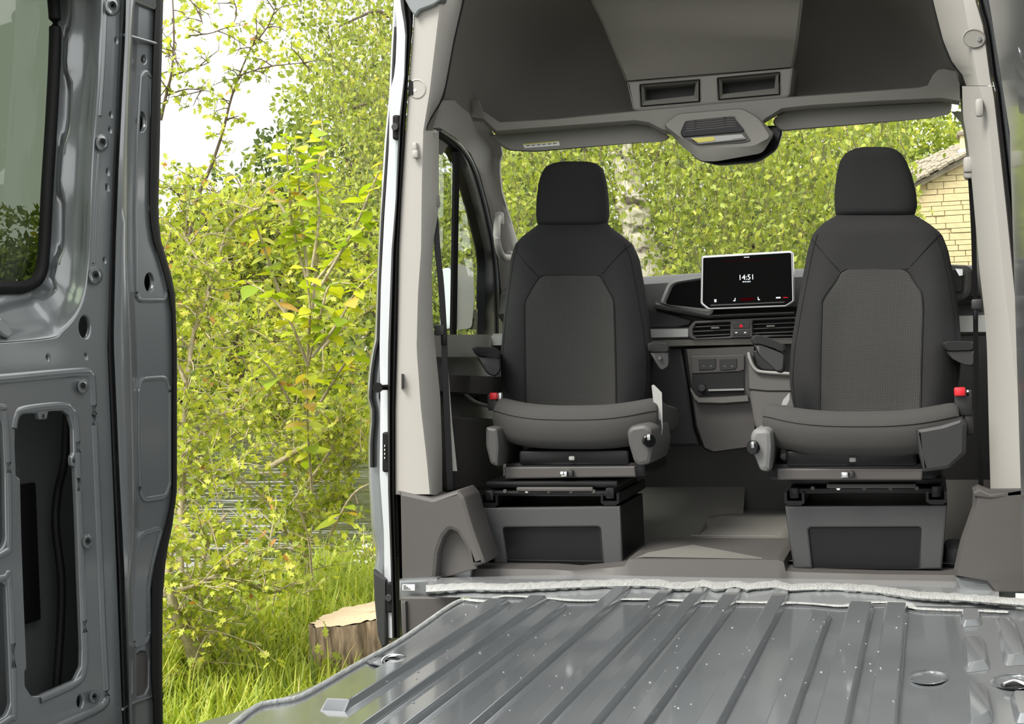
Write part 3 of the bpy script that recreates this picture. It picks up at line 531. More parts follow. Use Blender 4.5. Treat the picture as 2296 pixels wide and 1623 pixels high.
# ================================================================== CAB
# ---------------------------------------------------------------- headliner of the high roof
cs = [(-.90, 1.40), (-.875, 1.55), (-.82, 1.72), (-.72, 1.86), (-.55, 1.935), (-.3, 1.955), (0, 1.96), (.3, 1.955), (.53, 1.935), (.68, 1.86), (.77, 1.72), (.82, 1.55), (.85, 1.40)]
cs = [tuple(q[:2]) for q in smooth_path([(x, z, 0) for x, z in cs], 3)]
rows = []
for y, k in ((4.22, 1.004), (4.27, 1.0), (4.5, .995), (4.7, .985), (4.86, .955), (4.97, .90), (5.05, .80), (5.09, .66), (5.11, .45), (5.115, .1)):
    rows.append([Vector((x * (k if k > .9 else k * .6 + .36), y, max(1.45 + (z - 1.45) * k, 1.40 if y < 4.6 else 1.54))) for x, z in cs])
ceil = thing('ceiling', 'grey felt headliner of the high roof above the cab', 'ceiling', (0, 4.7, 1.9), kind='structure')
grid_mesh('headliner', rows, 'headliner', ceil, smooth=60)
# raised centre panel running down to the slotted module
cl = [(1316, -30), (1324, 0), (1351, 54), (1373, 108), (1402, 181)]; cr_ = [(1803, -30), (1801, 0), (1791, 81), (1786, 115), (1779, 150)]
def wc(x, y): return P(x, y, Y=4.50 + .26 * min(1, max(0, (y + 30) / 200)))
rows = []
for t in [i / 10 for i in range(11)]:
    a = (np.interp(t, np.linspace(0, 1, 5), [p[0] for p in cl]), np.interp(t, np.linspace(0, 1, 5), [p[1] for p in cl])); b = (np.interp(t, np.linspace(0, 1, 5), [p[0] for p in cr_]), np.interp(t, np.linspace(0, 1, 5), [p[1] for p in cr_]))
    yy = 4.47 + .26 * t
    rows.append([P(*a, Y=yy + .25), P(*a, Y=yy + .012), P(*lerp(a, b, .015), Y=yy)] + [P(*lerp(a, b, s), Y=yy) for s in (.2, .4, .6, .8, .985)] + [P(*b, Y=yy + .012), P(*b, Y=yy + .25)])
grid_mesh('centre_panel', rows, 'headliner', ceil, smooth=40)
# ---------------------------------------------------------------- overhead shelf
sh = thing('overhead_shelf', 'grey moulded storage shelf across the cab above the windscreen', 'shelf', (0, 4.85, 1.5))
top = [(1028, 250), (1063, 244), (1087, 250), (1121, 273), (1240, 266), (1416, 249), (1600, 232), (1770, 217), (1820, 213), (2060, 195), (2080, 190), (2091, 168), (2103, 155), (2118, 153), (2152, 160)]
bot = [(1028, 262), (1049, 271), (1084, 275), (1113, 303), (1200, 296), (1424, 279), (1456, 284), (1486, 300), (1560, 310), (1690, 300), (1716, 275), (1753, 252), (1820, 245), (1979, 235), (2110, 229), (2152, 236)]
xs_ = sorted({p[0] for p in top} | {p[0] for p in bot} | set(range(1030, 2150, 30)))
YS = 4.72
hstrip('shelf_lip', xs_, [([(x, y) for x, y in top], dict(Y=YS + .38)), (top, dict(Y=YS + .012)), ([(x, y + 2) for x, y in top], dict(Y=YS)), ([(x, y - 10) for x, y in bot], dict(Y=YS + .004)), ([(x, y - 3) for x, y in bot], dict(Y=YS + .02)), (bot, dict(Y=YS + .05)), ([(x, y - 14) for x, y in bot], dict(Y=YS + .075)), ([(x, y - 14) for x, y in bot], dict(Y=YS + .30))], 'trim_mid', sh, smooth=45)
mod = yplate('slot_module', [(1404, 182), (1779, 147), (1771, 213), (1764, 219), (1430, 249), (1418, 246)], YS + .02, .2, 'trim_mid', sh, .008, 4, [([(1436, 191), (1568, 180), (1569, 226), (1438, 237)], 2), ([(1610, 177), (1748, 164), (1748, 210), (1612, 222)], 2)])
for q in ([(1435, 190), (1569, 179), (1569, 227), (1437, 238)], [(1609, 175.5), (1748, 162.5), (1749, 211), (1611, 223)]):
    c = np.mean(q, 0); k1 = [tuple(c + (np.array(p) - c) * .96) for p in q]
    k2 = [(q[0][0] + 10, q[0][1] + 6), (q[1][0] - 9, q[1][1] + 8), (q[2][0] - 13, q[2][1] - 13), (q[3][0] + 9, q[3][1] - 12)]
    tube('slot_gap', PP(q, Y=YS + .018), .0022, 'rubber', mod, 6, 0, True)
    rows = [PP(k1, Y=YS + .018), PP(k2, Y=YS + .045), PP(k2, Y=YS + .16)]
    grid_mesh('slot_bezel', rows, 'trim_mid', mod, closed_u=True, cap=False, smooth=20); plate('slot_back', [PP(k2, Y=YS + .13)], (0, 1, 0), .01, 'trim_black', mod, .001)
# roof console with lamp and speaker grille
rc = [(1487, 280), (1519, 254), (1664, 242), (1703, 265), (1725, 308), (1737, 296), (1733, 322), (1710, 343), (1660, 354), (1605, 361), (1572, 361), (1558, 356), (1524, 324)]
rc2 = [(1487, 280), (1519, 254), (1664, 242), (1703, 265), (1727, 308), (1680, 324), (1580, 331), (1556, 326), (1536, 312)]
con = grid_mesh('roof_console', [PP(rounded([(1487, 280), (1519, 254), (1664, 242), (1703, 265), (1737, 300), (1710, 343), (1605, 362), (1570, 361), (1524, 324)], 12), Y=YS + d) for d in (.06, -.03)] + [PP(rounded([(1489, 280), (1520, 256), (1663, 244), (1701, 266), (1727, 308), (1690, 327), (1600, 333), (1570, 330), (1532, 312)], 10), Y=YS - .05)], 'trim_mid', sh, closed_u=True, cap=True, smooth=30)
gr = yplate('speaker_grille', [(1525, 298), (1536, 271), (1643, 260), (1668, 290), (1668, 296), (1530, 308)], YS - .056, .01, 'gloss_black', con, .003, 5)
for i in range(5):
    for (xa, xb) in ((1541, 1556), (1563, 1622), (1629, 1648)):
        yy = 272 + i * 5.2; s = -.105; yplate('grille_slot', [(xa - i * .8, yy + s * (xa - 1541)), (xb + i * .8, yy + s * (xb - 1541)), (xb + i * .8, yy + 2 + s * (xb - 1541)), (xa - i * .8, yy + 2 + s * (xa - 1541))], YS - .058, .003, 'trim_dark', gr, .0004)
yplate('lamp_recess', [(1530, 308), (1668, 292), (1684, 316), (1664, 321), (1562, 326)], YS - .053, .006, 'trim_dark', con, .002, 4)
lm = yplate('reading_lamp', [(1547, 309), (1664, 300), (1673, 312), (1566, 323)], YS - .062, .014, 'lens', con, .003, 3)
yplate('lamp_lens', [(1550, 310), (1600, 306), (1604, 315), (1566, 320)], YS - .064, .004, 'yellow_label', lm, .001, 2); yplate('lamp_lens', [(1640, 303), (1662, 301), (1668, 309), (1642, 312)], YS - .064, .004, 'lens', lm, .001, 2)
yplate('sensor_cover', [(1512, 300), (1560, 358), (1610, 371), (1700, 363), (1742, 335), (1756, 292), (1740, 280)], YS + .12, .03, 'gloss_black', sh, .006, 14)
# sun visors
def visor(name, pts, lab, mm='trim_mid'):
    t = thing(name, lab, 'sun visor', P(*pts[0], Y=YS + .12), 'sun visors')
    p = rounded(pts, 14); c = np.mean(pts, 0); q = [tuple(c + (np.array(s) - c) * np.array([.985, .9])) for s in p]
    grid_mesh('visor_panel', [PP(q, Y=YS + .085), PP(p, Y=YS + .094), PP(p, Y=YS + .112), PP(q, Y=YS + .12)], mm, t, closed_u=True, cap=True, smooth=50)
    return t
v1 = visor('sun_visor', [(1092, 303), (1200, 294), (1424, 276), (1462, 282), (1505, 308), (1486, 318), (1438, 320), (1200, 341), (1138, 338)], 'folded grey sun visor with a warning sticker above the left seat')
yplate('warning_sticker', [(1172, 323), (1253, 316), (1255, 326), (1176, 332)], YS + .083, .002, 'paper', v1, .0004)
st_ = yplate('sticker_band', [(1173, 322.5), (1253, 315.5), (1253, 318), (1173, 325)], YS + .082, .001, 'yellow_label', v1, .0002)
for i in range(6): yplate('sticker_print', [(1180 + i * 12, 326 - i * 1.0), (1188 + i * 12, 325.3 - i * 1.0), (1188 + i * 12, 327 - i * 1.0), (1180 + i * 12, 328 - i * 1.0)], YS + .082, .001, 'ink', v1, .0002)
v2 = visor('sun_visor', [(1729, 270), (1760, 250), (1820, 243), (2120, 226), (2135, 230), (2132, 256), (2082, 266), (1780, 292), (1747, 296)], 'folded plain grey sun visor above the right seat')
# ---------------------------------------------------------------- pillars beside the windscreen
t3 = thing('trim_3', 'pale grey windscreen pillar trim on the left with a grab handle', 'pillar trim', (-.9, 5.1, .6), kind='structure')
al = [(1000, 225), (986, 286), (1022, 309), (1056, 345), (1077, 390), (1097, 466), (1112, 545), (1124, 644), (1128, 700)]
ar = [(1075, 225), (1100, 290), (1128, 330), (1131, 340), (1124, 356), (1122, 376), (1128, 431), (1160, 538), (1200, 650), (1215, 700)]
xa = lambda x, y: P(x, y, X=-.955 + .00020 * max(0, 750 - y)); xb = lambda x, y: P(x, y, X=-.80 - .0002 * max(0, y - 225))
xm = lambda x, y: P(x, y, X=-.875 + .00004 * max(0, 600 - y))
ya = [225, 245, 265, 286, 297, 309, 327, 345, 365, 390, 430, 466, 505, 545, 600, 650, 700]
mid_ = lambda t: [(interp(al, y) * (1 - t) + interp(ar, y) * t, y) for y in ya]
vstrip('pillar_cover', ya, [(al, lambda x, y: xa(x, y) + Vector((-.05, 0, 0))), (al, xa), (mid_(.3), lambda x, y: P(x, y, X=-.90 + .00010 * max(0, 650 - y))), (mid_(.7), lambda x, y: P(x, y, X=-.855 - .00002 * max(0, y - 225))), ([(x - 3, y) for x, y in ar], xb), (ar, lambda x, y: P(x, y, X=-.83 - .0002 * max(0, y - 225)))], 'trim_light', t3, smooth=70)
hd = smooth_path([P(1118, 487, X=-.85), P(1115, 500, X=-.83), P(1114, 530, X=-.815), P(1119, 560, X=-.815), P(1128, 576, X=-.825), P(1142, 578, X=-.86)], 5)
tube('grab_handle', hd, .0135, 'trim_light', t3, 10)
rbox('handle_mount', P(1120, 490, X=-.85), (.03, .04, .05), 'trim_light', t3, .01); rbox('handle_mount', P(1143, 574, X=-.87), (.03, .04, .04), 'trim_light', t3, .01)
t4 = thing('trim_4', 'pale grey windscreen pillar trim on the right behind the seat belt', 'pillar trim', (.85, 5.0, .6), kind='structure')
pl4 = [(2132, 250), (2150, 262), (2160, 290), (2166, 330), (2172, 420), (2178, 520), (2182, 600), (2190, 700)]
vstrip('pillar_cover', list(range(250, 701, 25)), [(pl4, lambda x, y: P(x, y, Y=4.95 + .0012 * (y - 250))), ([(x + 4, y) for x, y in pl4], lambda x, y: P(x, y, Y=4.85 + .0012 * (y - 250))), ([(2195, 250), (2230, 700)], dict(Y=4.5)), ([(2215, 250), (2250, 700)], dict(Y=4.6))], 'trim_mid', t4, smooth=60)
rbox('belt_anchor', P(2174, 380, Y=4.45), (.035, .05, .06), 'trim_light', t4, .01)
mr2 = thing('steering_binnacle', 'dark grey instrument hood end with chrome insert behind the right seat', 'instrument hood', P(2165, 640, Y=5.0))
yplate('hood_end', [(2120, 592), (2168, 594), (2180, 604), (2180, 655), (2164, 672), (2120, 676)], 5.0, .1, 'dash_grey', mr2, .015, 12)
yplate('chrome_insert', [(2130, 604), (2158, 604), (2160, 620), (2158, 655), (2130, 656)], 4.985, .01, 'trim_black', mr2, .003, 5); yplate('chrome_strip', [(2140, 602), (2160, 603), (2160, 618), (2150, 620)], 4.98, .008, 'chrome', mr2, .002, 2)
# windscreen
ws = props(mesh('window_1', [(-.92, 5.78, .86), (.92, 5.78, .86), (.86, 5.02, 1.50), (-.86, 5.02, 1.50)], [(0, 1, 2, 3)], 'glass_clear', None, 0), 'clear windscreen across the front of the cab', 'window', kind='structure')
# ---------------------------------------------------------------- dashboard
da = thing('dashboard', 'dark grey dashboard with vents, tray and centre stack between the seats', 'dashboard', (.1, 5.3, .1))
xs_ = [-.92, -.7, -.4, -.2, 0, .2, .4, .7, .92]
def zat(px, py, Y): return P(px, py, Y=Y).z
z_top = zat(1520, 612, 5.35); z_lip = zat(1520, 694, 5.1); z_rec = zat(1500, 735, 5.2); z_str = zat(1500, 762, 5.05)
prof = [(5.8, z_top - .06), (5.6, z_top - .01), (5.35, z_top), (5.2, z_top - .012), (5.12, z_top - .04), (5.10, z_lip + .03), (5.12, z_lip)]
grid_mesh('dash_top', [[Vector((x, y + .10 * abs(x) ** 2, z - .02 * abs(x))) for y, z in prof] for x in xs_], 'dash_grey', da, smooth=50)
grid_mesh('dash_body', [[Vector((x, y, z)) for y, z in ((5.14, z_lip + .01), (5.22, z_lip - .02), (5.22, z_rec), (5.10, z_rec), (5.07, z_rec - .01), (5.06, z_str), (5.12, z_str - .02), (5.15, .45), (5.3, .2), (5.42, .05), (5.45, -.1))] for x in xs_], 'dash_grey', da, smooth=30)
hstrip('silver_strip', [1380, 1464, 1543], [([(1380, 740), (1543, 736)], dict(Y=5.06)), ([(1380, 741), (1543, 737)], dict(Y=5.03)), ([(1380, 758), (1543, 755)], dict(Y=5.025)), ([(1380, 765), (1543, 758)], dict(Y=5.05))], 'dash_light', da)
hstrip('lower_strip', [1380, 1464, 1560, 1700, 1790], [([(1380, 764), (1790, 756)], dict(Y=5.05)), ([(1380, 765), (1790, 757)], dict(Y=5.03)), ([(1380, 778), (1790, 770)], dict(Y=5.04)), ([(1380, 781), (1790, 773)], dict(Y=5.1))], 'trim_mid', da)
hstrip('side_strip', [2150, 2180, 2215], [([(2150, 708), (2215, 706)], dict(Y=5.06)), ([(2150, 709), (2215, 707)], dict(Y=4.95)), ([(2150, 744), (2215, 744)], dict(Y=4.94)), ([(2150, 748), (2215, 748)], dict(Y=5.05))], 'dash_light', da)
# passenger tray with rim
rim = [(1479, 680), (1498, 634), (1512, 627), (1590, 613), (1600, 700), (1590, 708)]
grid_mesh('tray_rim', [PP(rounded(k, 8), Y=y) for k, y in ((rim, 5.10), (rim, 5.06), ([(1485, 680), (1503, 639), (1515, 632), (1590, 620), (1598, 694), (1588, 698)], 5.05), ([(1492, 682), (1510, 641), (1520, 636), (1590, 625), (1596, 688), (1588, 692)], 5.07), ([(1494, 682), (1511, 642), (1521, 637), (1590, 626), (1596, 687), (1588, 690)], 5.16))], 'dash_light', da, closed_u=True, smooth=40)
yplate('tray_shade', [(1490, 684), (1508, 640), (1520, 634), (1592, 624), (1598, 690), (1588, 694)], 5.068, .02, 'screen_black', da, .001)  # black sheet painting the shade inside the open tray
yplate('dash_recess', [(1440, 690), (1470, 695), (1552, 718), (1545, 728), (1515, 735), (1440, 735)], 5.095, .02, 'trim_black', da, .004)
hstrip('lip_under_screen', [1470, 1500, 1550, 1590, 1680, 1780], [([(1470, 676), (1590, 706), (1780, 699)], dict(Y=5.12)), ([(1470, 682), (1590, 708), (1780, 701)], dict(Y=5.03)), ([(1470, 690), (1590, 713), (1780, 705)], dict(Y=5.04)), ([(1470, 694), (1590, 718), (1780, 709)], dict(Y=5.14))], 'dash_grey', da, smooth=40)
# air vents with slats and switch block
vf = [(1543, 735), (1556, 720), (1640, 716), (1790, 710), (1790, 753), (1690, 757), (1557, 762), (1544, 756)]
vent = yplate('vent_frame', vf, 5.02, .05, 'trim_dark', da, .004, 4, [([(1553, 738), (1560, 726), (1637, 722), (1637, 754), (1560, 758), (1554, 752)], 2), ([(1688, 719), (1790 - 8, 715), (1782, 750), (1688, 752)], 2)])
yplate('vent_back', [(1550, 724), (1785, 712), (1785, 754), (1552, 760)], 5.06, .01, 'cavity', da, .001)
for i in range(3):
    y0 = 731 + i * 10
    yplate('vent_slat', [(1555, y0 + 1), (1637, y0 - 3), (1637, y0 - .5), (1555, y0 + 3.5)], 5.028, .02, 'trim_dark', vent, .001)
    yplate('vent_slat', [(1688, y0 - 5), (1783, y0 - 9), (1783, y0 - 6.5), (1688, y0 - 2.5)], 5.028, .02, 'trim_dark', vent, .001)
rbox('vent_tab', P(1604, 735, Y=5.02), (.03, .012, .006), 'trim_mid', vent, .002); rbox('vent_tab', P(1728, 731, Y=5.02), (.03, .012, .006), 'trim_mid', vent, .002)
sw = yplate('switch_block', [(1639, 722), (1686, 720), (1686, 755), (1640, 757)], 5.012, .03, 'trim_dark', da, .002, 2)
yplate('hazard_switch', [(1643, 725), (1681, 723), (1681, 735), (1643, 736)], 5.008, .006, 'trim_black', sw, .001, 1); yplate('lower_switch', [(1643, 740), (1681, 738), (1681, 751), (1643, 752)], 5.008, .006, 'trim_black', sw, .001, 1)
plate('hazard_symbol', [PP([(1657, 733.5), (1661.5, 726), (1666, 733)], Y=5.0065), PP([(1660, 732), (1661.5, 729), (1663, 731.8)], Y=5.0065)], (0, 1, 0), .001, 'lit_red', sw, .0002)
for x in (1651, 1671): yplate('switch_symbol', [(x - 2.5, 744), (x + 2.5, 744), (x + 1.5, 747), (x - 2.5, 747)], 5.0065, .001, 'paper', sw, .0002)
# centre stack
grid_mesh('centre_stack', [PP(k, Y=y) for k, y in (([(1527, 779), (1700, 772), (1706, 1000), (1600, 1016), (1576, 1006), (1560, 956), (1548, 880)], 5.12), ([(1540, 784), (1690, 777), (1692, 960), (1688, 1000), (1600, 1012), (1580, 1003), (1563, 955), (1551, 880)], 5.02))], 'trim_dark', da, closed_u=True, cap=True, smooth=25)
yplate('socket_panel', [(1550, 798), (1669, 795), (1669, 829), (1658, 833), (1550, 838)], 5.008, .03, 'trim_dark', da, .003, 3)
for x in (1566, 1613):
    s_ = yplate('socket_cover', [(x, 804), (x + 39, 803), (x + 39, 823), (x + 34, 828), (x + 1, 830)], 5.004, .006, 'trim_black', da, .0015, 3)
    for q in (0, 1): yplate('socket_symbol', [(x + 10 + q * 16, 820), (x + 14 + q * 16, 820), (x + 14 + q * 16, 822), (x + 10 + q * 16, 822)], 5.003, .001, 'trim_mid', s_, .0002)
yplate('cubby_shade', [(1551, 839), (1668, 833), (1668, 884), (1551, 888)], 5.012, .01, 'cavity', da, .001)  # flat near-black plate in place of the cubby's shaded inside
yplate('cubby_rail', [(1588, 873), (1668, 871), (1668, 875), (1588, 877)], 5.0, .02, 'dash_light', da, .001)
grid_mesh('tray_lip', [[P(x, y, Y=yy) for x, y in [(1548, 868), (1560, 886), (1570, 892), (1620, 890), (1676, 886)]] for yy in (5.03, 4.985)] + [[P(x, y, Y=4.985) for x, y in [(1548, 874), (1557, 894), (1566, 902), (1620, 903), (1678, 899)]], [P(x, y, Y=5.03) for x, y in [(1550, 880), (1559, 900), (1568, 908), (1620, 910), (1678, 905)]]], 'console_grey', da, smooth=40)
disc('power_socket', P(1574, 871, Y=4.99), (0, -1, .3), .016, .012, 'gloss_black', da, 18)
cup_ = [[P(x, y, Y=yy) for x, y in k] for k, yy in (([(1676, 782), (1800, 776), (1800, 1000), (1700, 990), (1684, 955)], 5.12), ([(1678, 786), (1800, 780), (1800, 990), (1704, 984), (1690, 950), (1680, 860)], 4.97))]
yplate('side_console', [(1676, 790), (1684, 800), (1690, 822), (1704, 832), (1800, 842), (1800, 992), (1706, 986), (1690, 950), (1678, 872)], 4.95, .2, 'console_grey', da, .012, 8)
tube('console_edge', [P(1678, 790, Y=4.945), P(1684, 812, Y=4.94), P(1694, 828, Y=4.94), P(1710, 834, Y=4.94), P(1770, 838, Y=4.94)], .006, 'dash_light', da, 8, 4)
yplate('cup_recess', [(1688, 786), (1760, 782), (1760, 832), (1708, 829), (1696, 820)], 5.0, .02, 'trim_black', da, .004, 4)
tube('console_seam', [P(1678, 872, Y=4.948), P(1720, 876, Y=4.948), P(1790, 876, Y=4.948)], .002, 'rubber', da, 6)
yplate('lower_panel', [(1400, 782), (1528, 780), (1545, 880), (1556, 960), (1570, 1000), (1400, 1000)], 5.1, .04, 'trim_black', da, .01)
# touchscreen on the dash
so2 = [(1572, 577), (1576, 573.5), (1772, 562), (1778, 566), (1781, 676), (1763, 687.5), (1586, 694.5), (1570, 681)]
scr = yplate('screen_frame', so2, 4.96, .03, 'silver', da, .004, 4)
sin = [(1576.5, 579.5), (1579, 578), (1770, 566.5), (1774, 568), (1776.5, 674), (1761, 684), (1590, 690.5), (1575, 678.5)]
scrn = yplate('screen_display', sin, 4.957, .006, 'screen_black', scr, .001, 3)
text('clock_digits', '14:51', P(1673.5, 622, Y=4.9555), .026, 'lit_white', scrn); text('date_digits', '02.06.2024', P(1674, 631.5, Y=4.9555), .0065, 'lit_white', scrn)
yplate('screen_mark', [(1668, 576), (1680, 575.5), (1680, 577), (1668, 577.5)], 4.956, .0006, 'lit_white', scrn, .0001)
yplate('screen_glow', [(1660, 669), (1690, 667), (1690, 673), (1660, 675)], 4.956, .0006, 'lit_dim_red', scrn, .0001, 2)
yplate('screen_glow', [(1620, 585.5), (1740, 579), (1740, 580), (1620, 586.5)], 4.956, .0006, 'lit_dim_red', scrn, .0001)
for x, m_ in ((1604, 'lit_white'), (1647, 'lit_white'), (1701, 'lit_white'), (1745, 'lit_white')):
    yy = 674 - (x - 1604) * .045
    if x in (1647, 1701):
        s = 1 if x == 1701 else -1; plate('screen_icon', [PP([(x - 2.2 * s, yy - 4), (x - .6 * s, yy - 4), (x - .4 * s, yy + .8), (x + 2.6 * s, yy + 1), (x + 2.6 * s, yy + 3), (x - 1.6 * s, yy + 3)], Y=4.956)], (0, 1, 0), .0006, m_, scrn, .0001)
    elif x == 1604:
        for k in range(3): yplate('screen_icon', [(x - 2.5, yy - 3 + k * 2.4), (x + 2.5, yy - 3 + k * 2.4), (x + 2.5, yy - 1.6 + k * 2.4), (x - 2.5, yy - 1.6 + k * 2.4)], 4.956, .0006, m_, scrn, .0001)
    else: yplate('screen_icon', [(x - 5, yy - 1.6), (x + 5, yy - 2), (x + 5, yy + .8), (x - 5, yy + 1.2)], 4.956, .0006, m_, scrn, .0001)
yplate('screen_icon', [(1756, 666.5), (1766, 666), (1766, 667.5), (1756, 668)], 4.956, .0006, 'lit_red', scrn, .0001)
yplate('touch_bar', [(1592, 683), (1760, 676), (1758, 678.5), (1594, 686)], 4.956, .001, 'trim_dark', scrn, .0002)
# ---------------------------------------------------------------- cab floor
cf = thing('cab_floor', 'taupe moulded plastic step and cab floor covering under the seats', 'floor', (0, 4.6, 0), kind='structure')
ft = [(1040, 1283), (1050, 1273), (1235, 1275), (1290, 1279), (1400, 1268), (1410, 1252), (1430, 1251.5), (1745, 1254), (1757, 1259), (1762, 1279), (1790, 1281), (1940, 1285), (1965, 1286), (2148, 1288)]
fb = [(1040, 1299), (1050, 1301), (1230, 1302), (1250, 1297), (1290, 1291), (1420, 1291), (1820, 1303), (1925, 1306), (1945, 1311), (2060, 1314), (2148, 1315)]
xs_ = sorted({p[0] for p in ft} | {p[0] for p in fb} | set(range(1060, 2148, 40)))
YF = 4.2
def back_h(x, y): 
    p = P(x, y, Y=YF + .012); return Vector((p.x, 4.62, p.z + .004))
hstrip('step_moulding', xs_, [(ft, back_h), ([(x, y - 1) for x, y in ft], dict(Y=YF + .014)), ([(x, y + 1.5) for x, y in ft], dict(Y=YF)), (fb, dict(Y=YF - .012)), ([(x, y + 2) for x, y in fb], dict(Y=YF + .02))], 'trim_dark', cf, smooth=50)
zc = zat(1600, 1251, YF + .014)
# tunnel floor between the seats and the lower footwells
grid_mesh('tunnel_floor', [[Vector((x, y, z)) for x, z in ((-.28 + s, zc - .1), (-.22 + s, zc - .005), (-.17 + s, zc), (.19, zc), (.22, zc - .01), (.26, zc - .08))] for y, s in ((YF + .014, 0), (4.32, .01), (4.4, .06), (4.5, .12), (4.7, .135), (4.9, .14), (5.05, .11), (5.2, .1), (5.6, .1))], 'floor_mat', cf, smooth=50)
mesh('mat_ridge', [(-.1, 4.66, zc + .001), (.18, 4.66, zc + .001), (.18, 4.668, zc + .004), (-.1, 4.668, zc + .004)], [(0, 1, 2, 3)], 'floor_mat', cf)
grid_mesh('footwell_mat', [[Vector((x, y, z)) for y, z in ((4.3, zc - .03), (4.45, zc - .05), (4.6, zc - .075), (4.75, zc - .08), (5.0, zc - .07), (5.25, zc), (5.4, .25))] for x in (-.93, -.6, -.3, -.1, .0)], 'floor_mat', cf, smooth=50)
hl = P(1512, 1113, Z=zc - .079)
disc('floor_hatch_grip', hl + Vector((0, 0, .002)), (0, 0, 1), .03, .004, 'trim_black', cf, 18); rbox('hatch_tab', hl + Vector((0, 0, .008)), (.04, .014, .006), 'trim_dark', cf, .002)
tube('hatch_gap', [P(1462, 1134, Z=zc - .077), P(1538, 1134, Z=zc - .077), P(1542, 1126, Z=zc - .077)], .002, 'rubber', cf, 6)
grid_mesh('footwell_mat', [[Vector((x, y, z)) for y, z in ((4.3, zc - .02), (4.6, zc - .06), (5.0, zc - .06), (5.4, .25))] for x in (.24, .5, .93)], 'floor_mat', cf, smooth=50)
rbox('sill_block', P(2140, 1260, Y=4.45), (.06, .2, .12), 'trim_black', cf, .02)
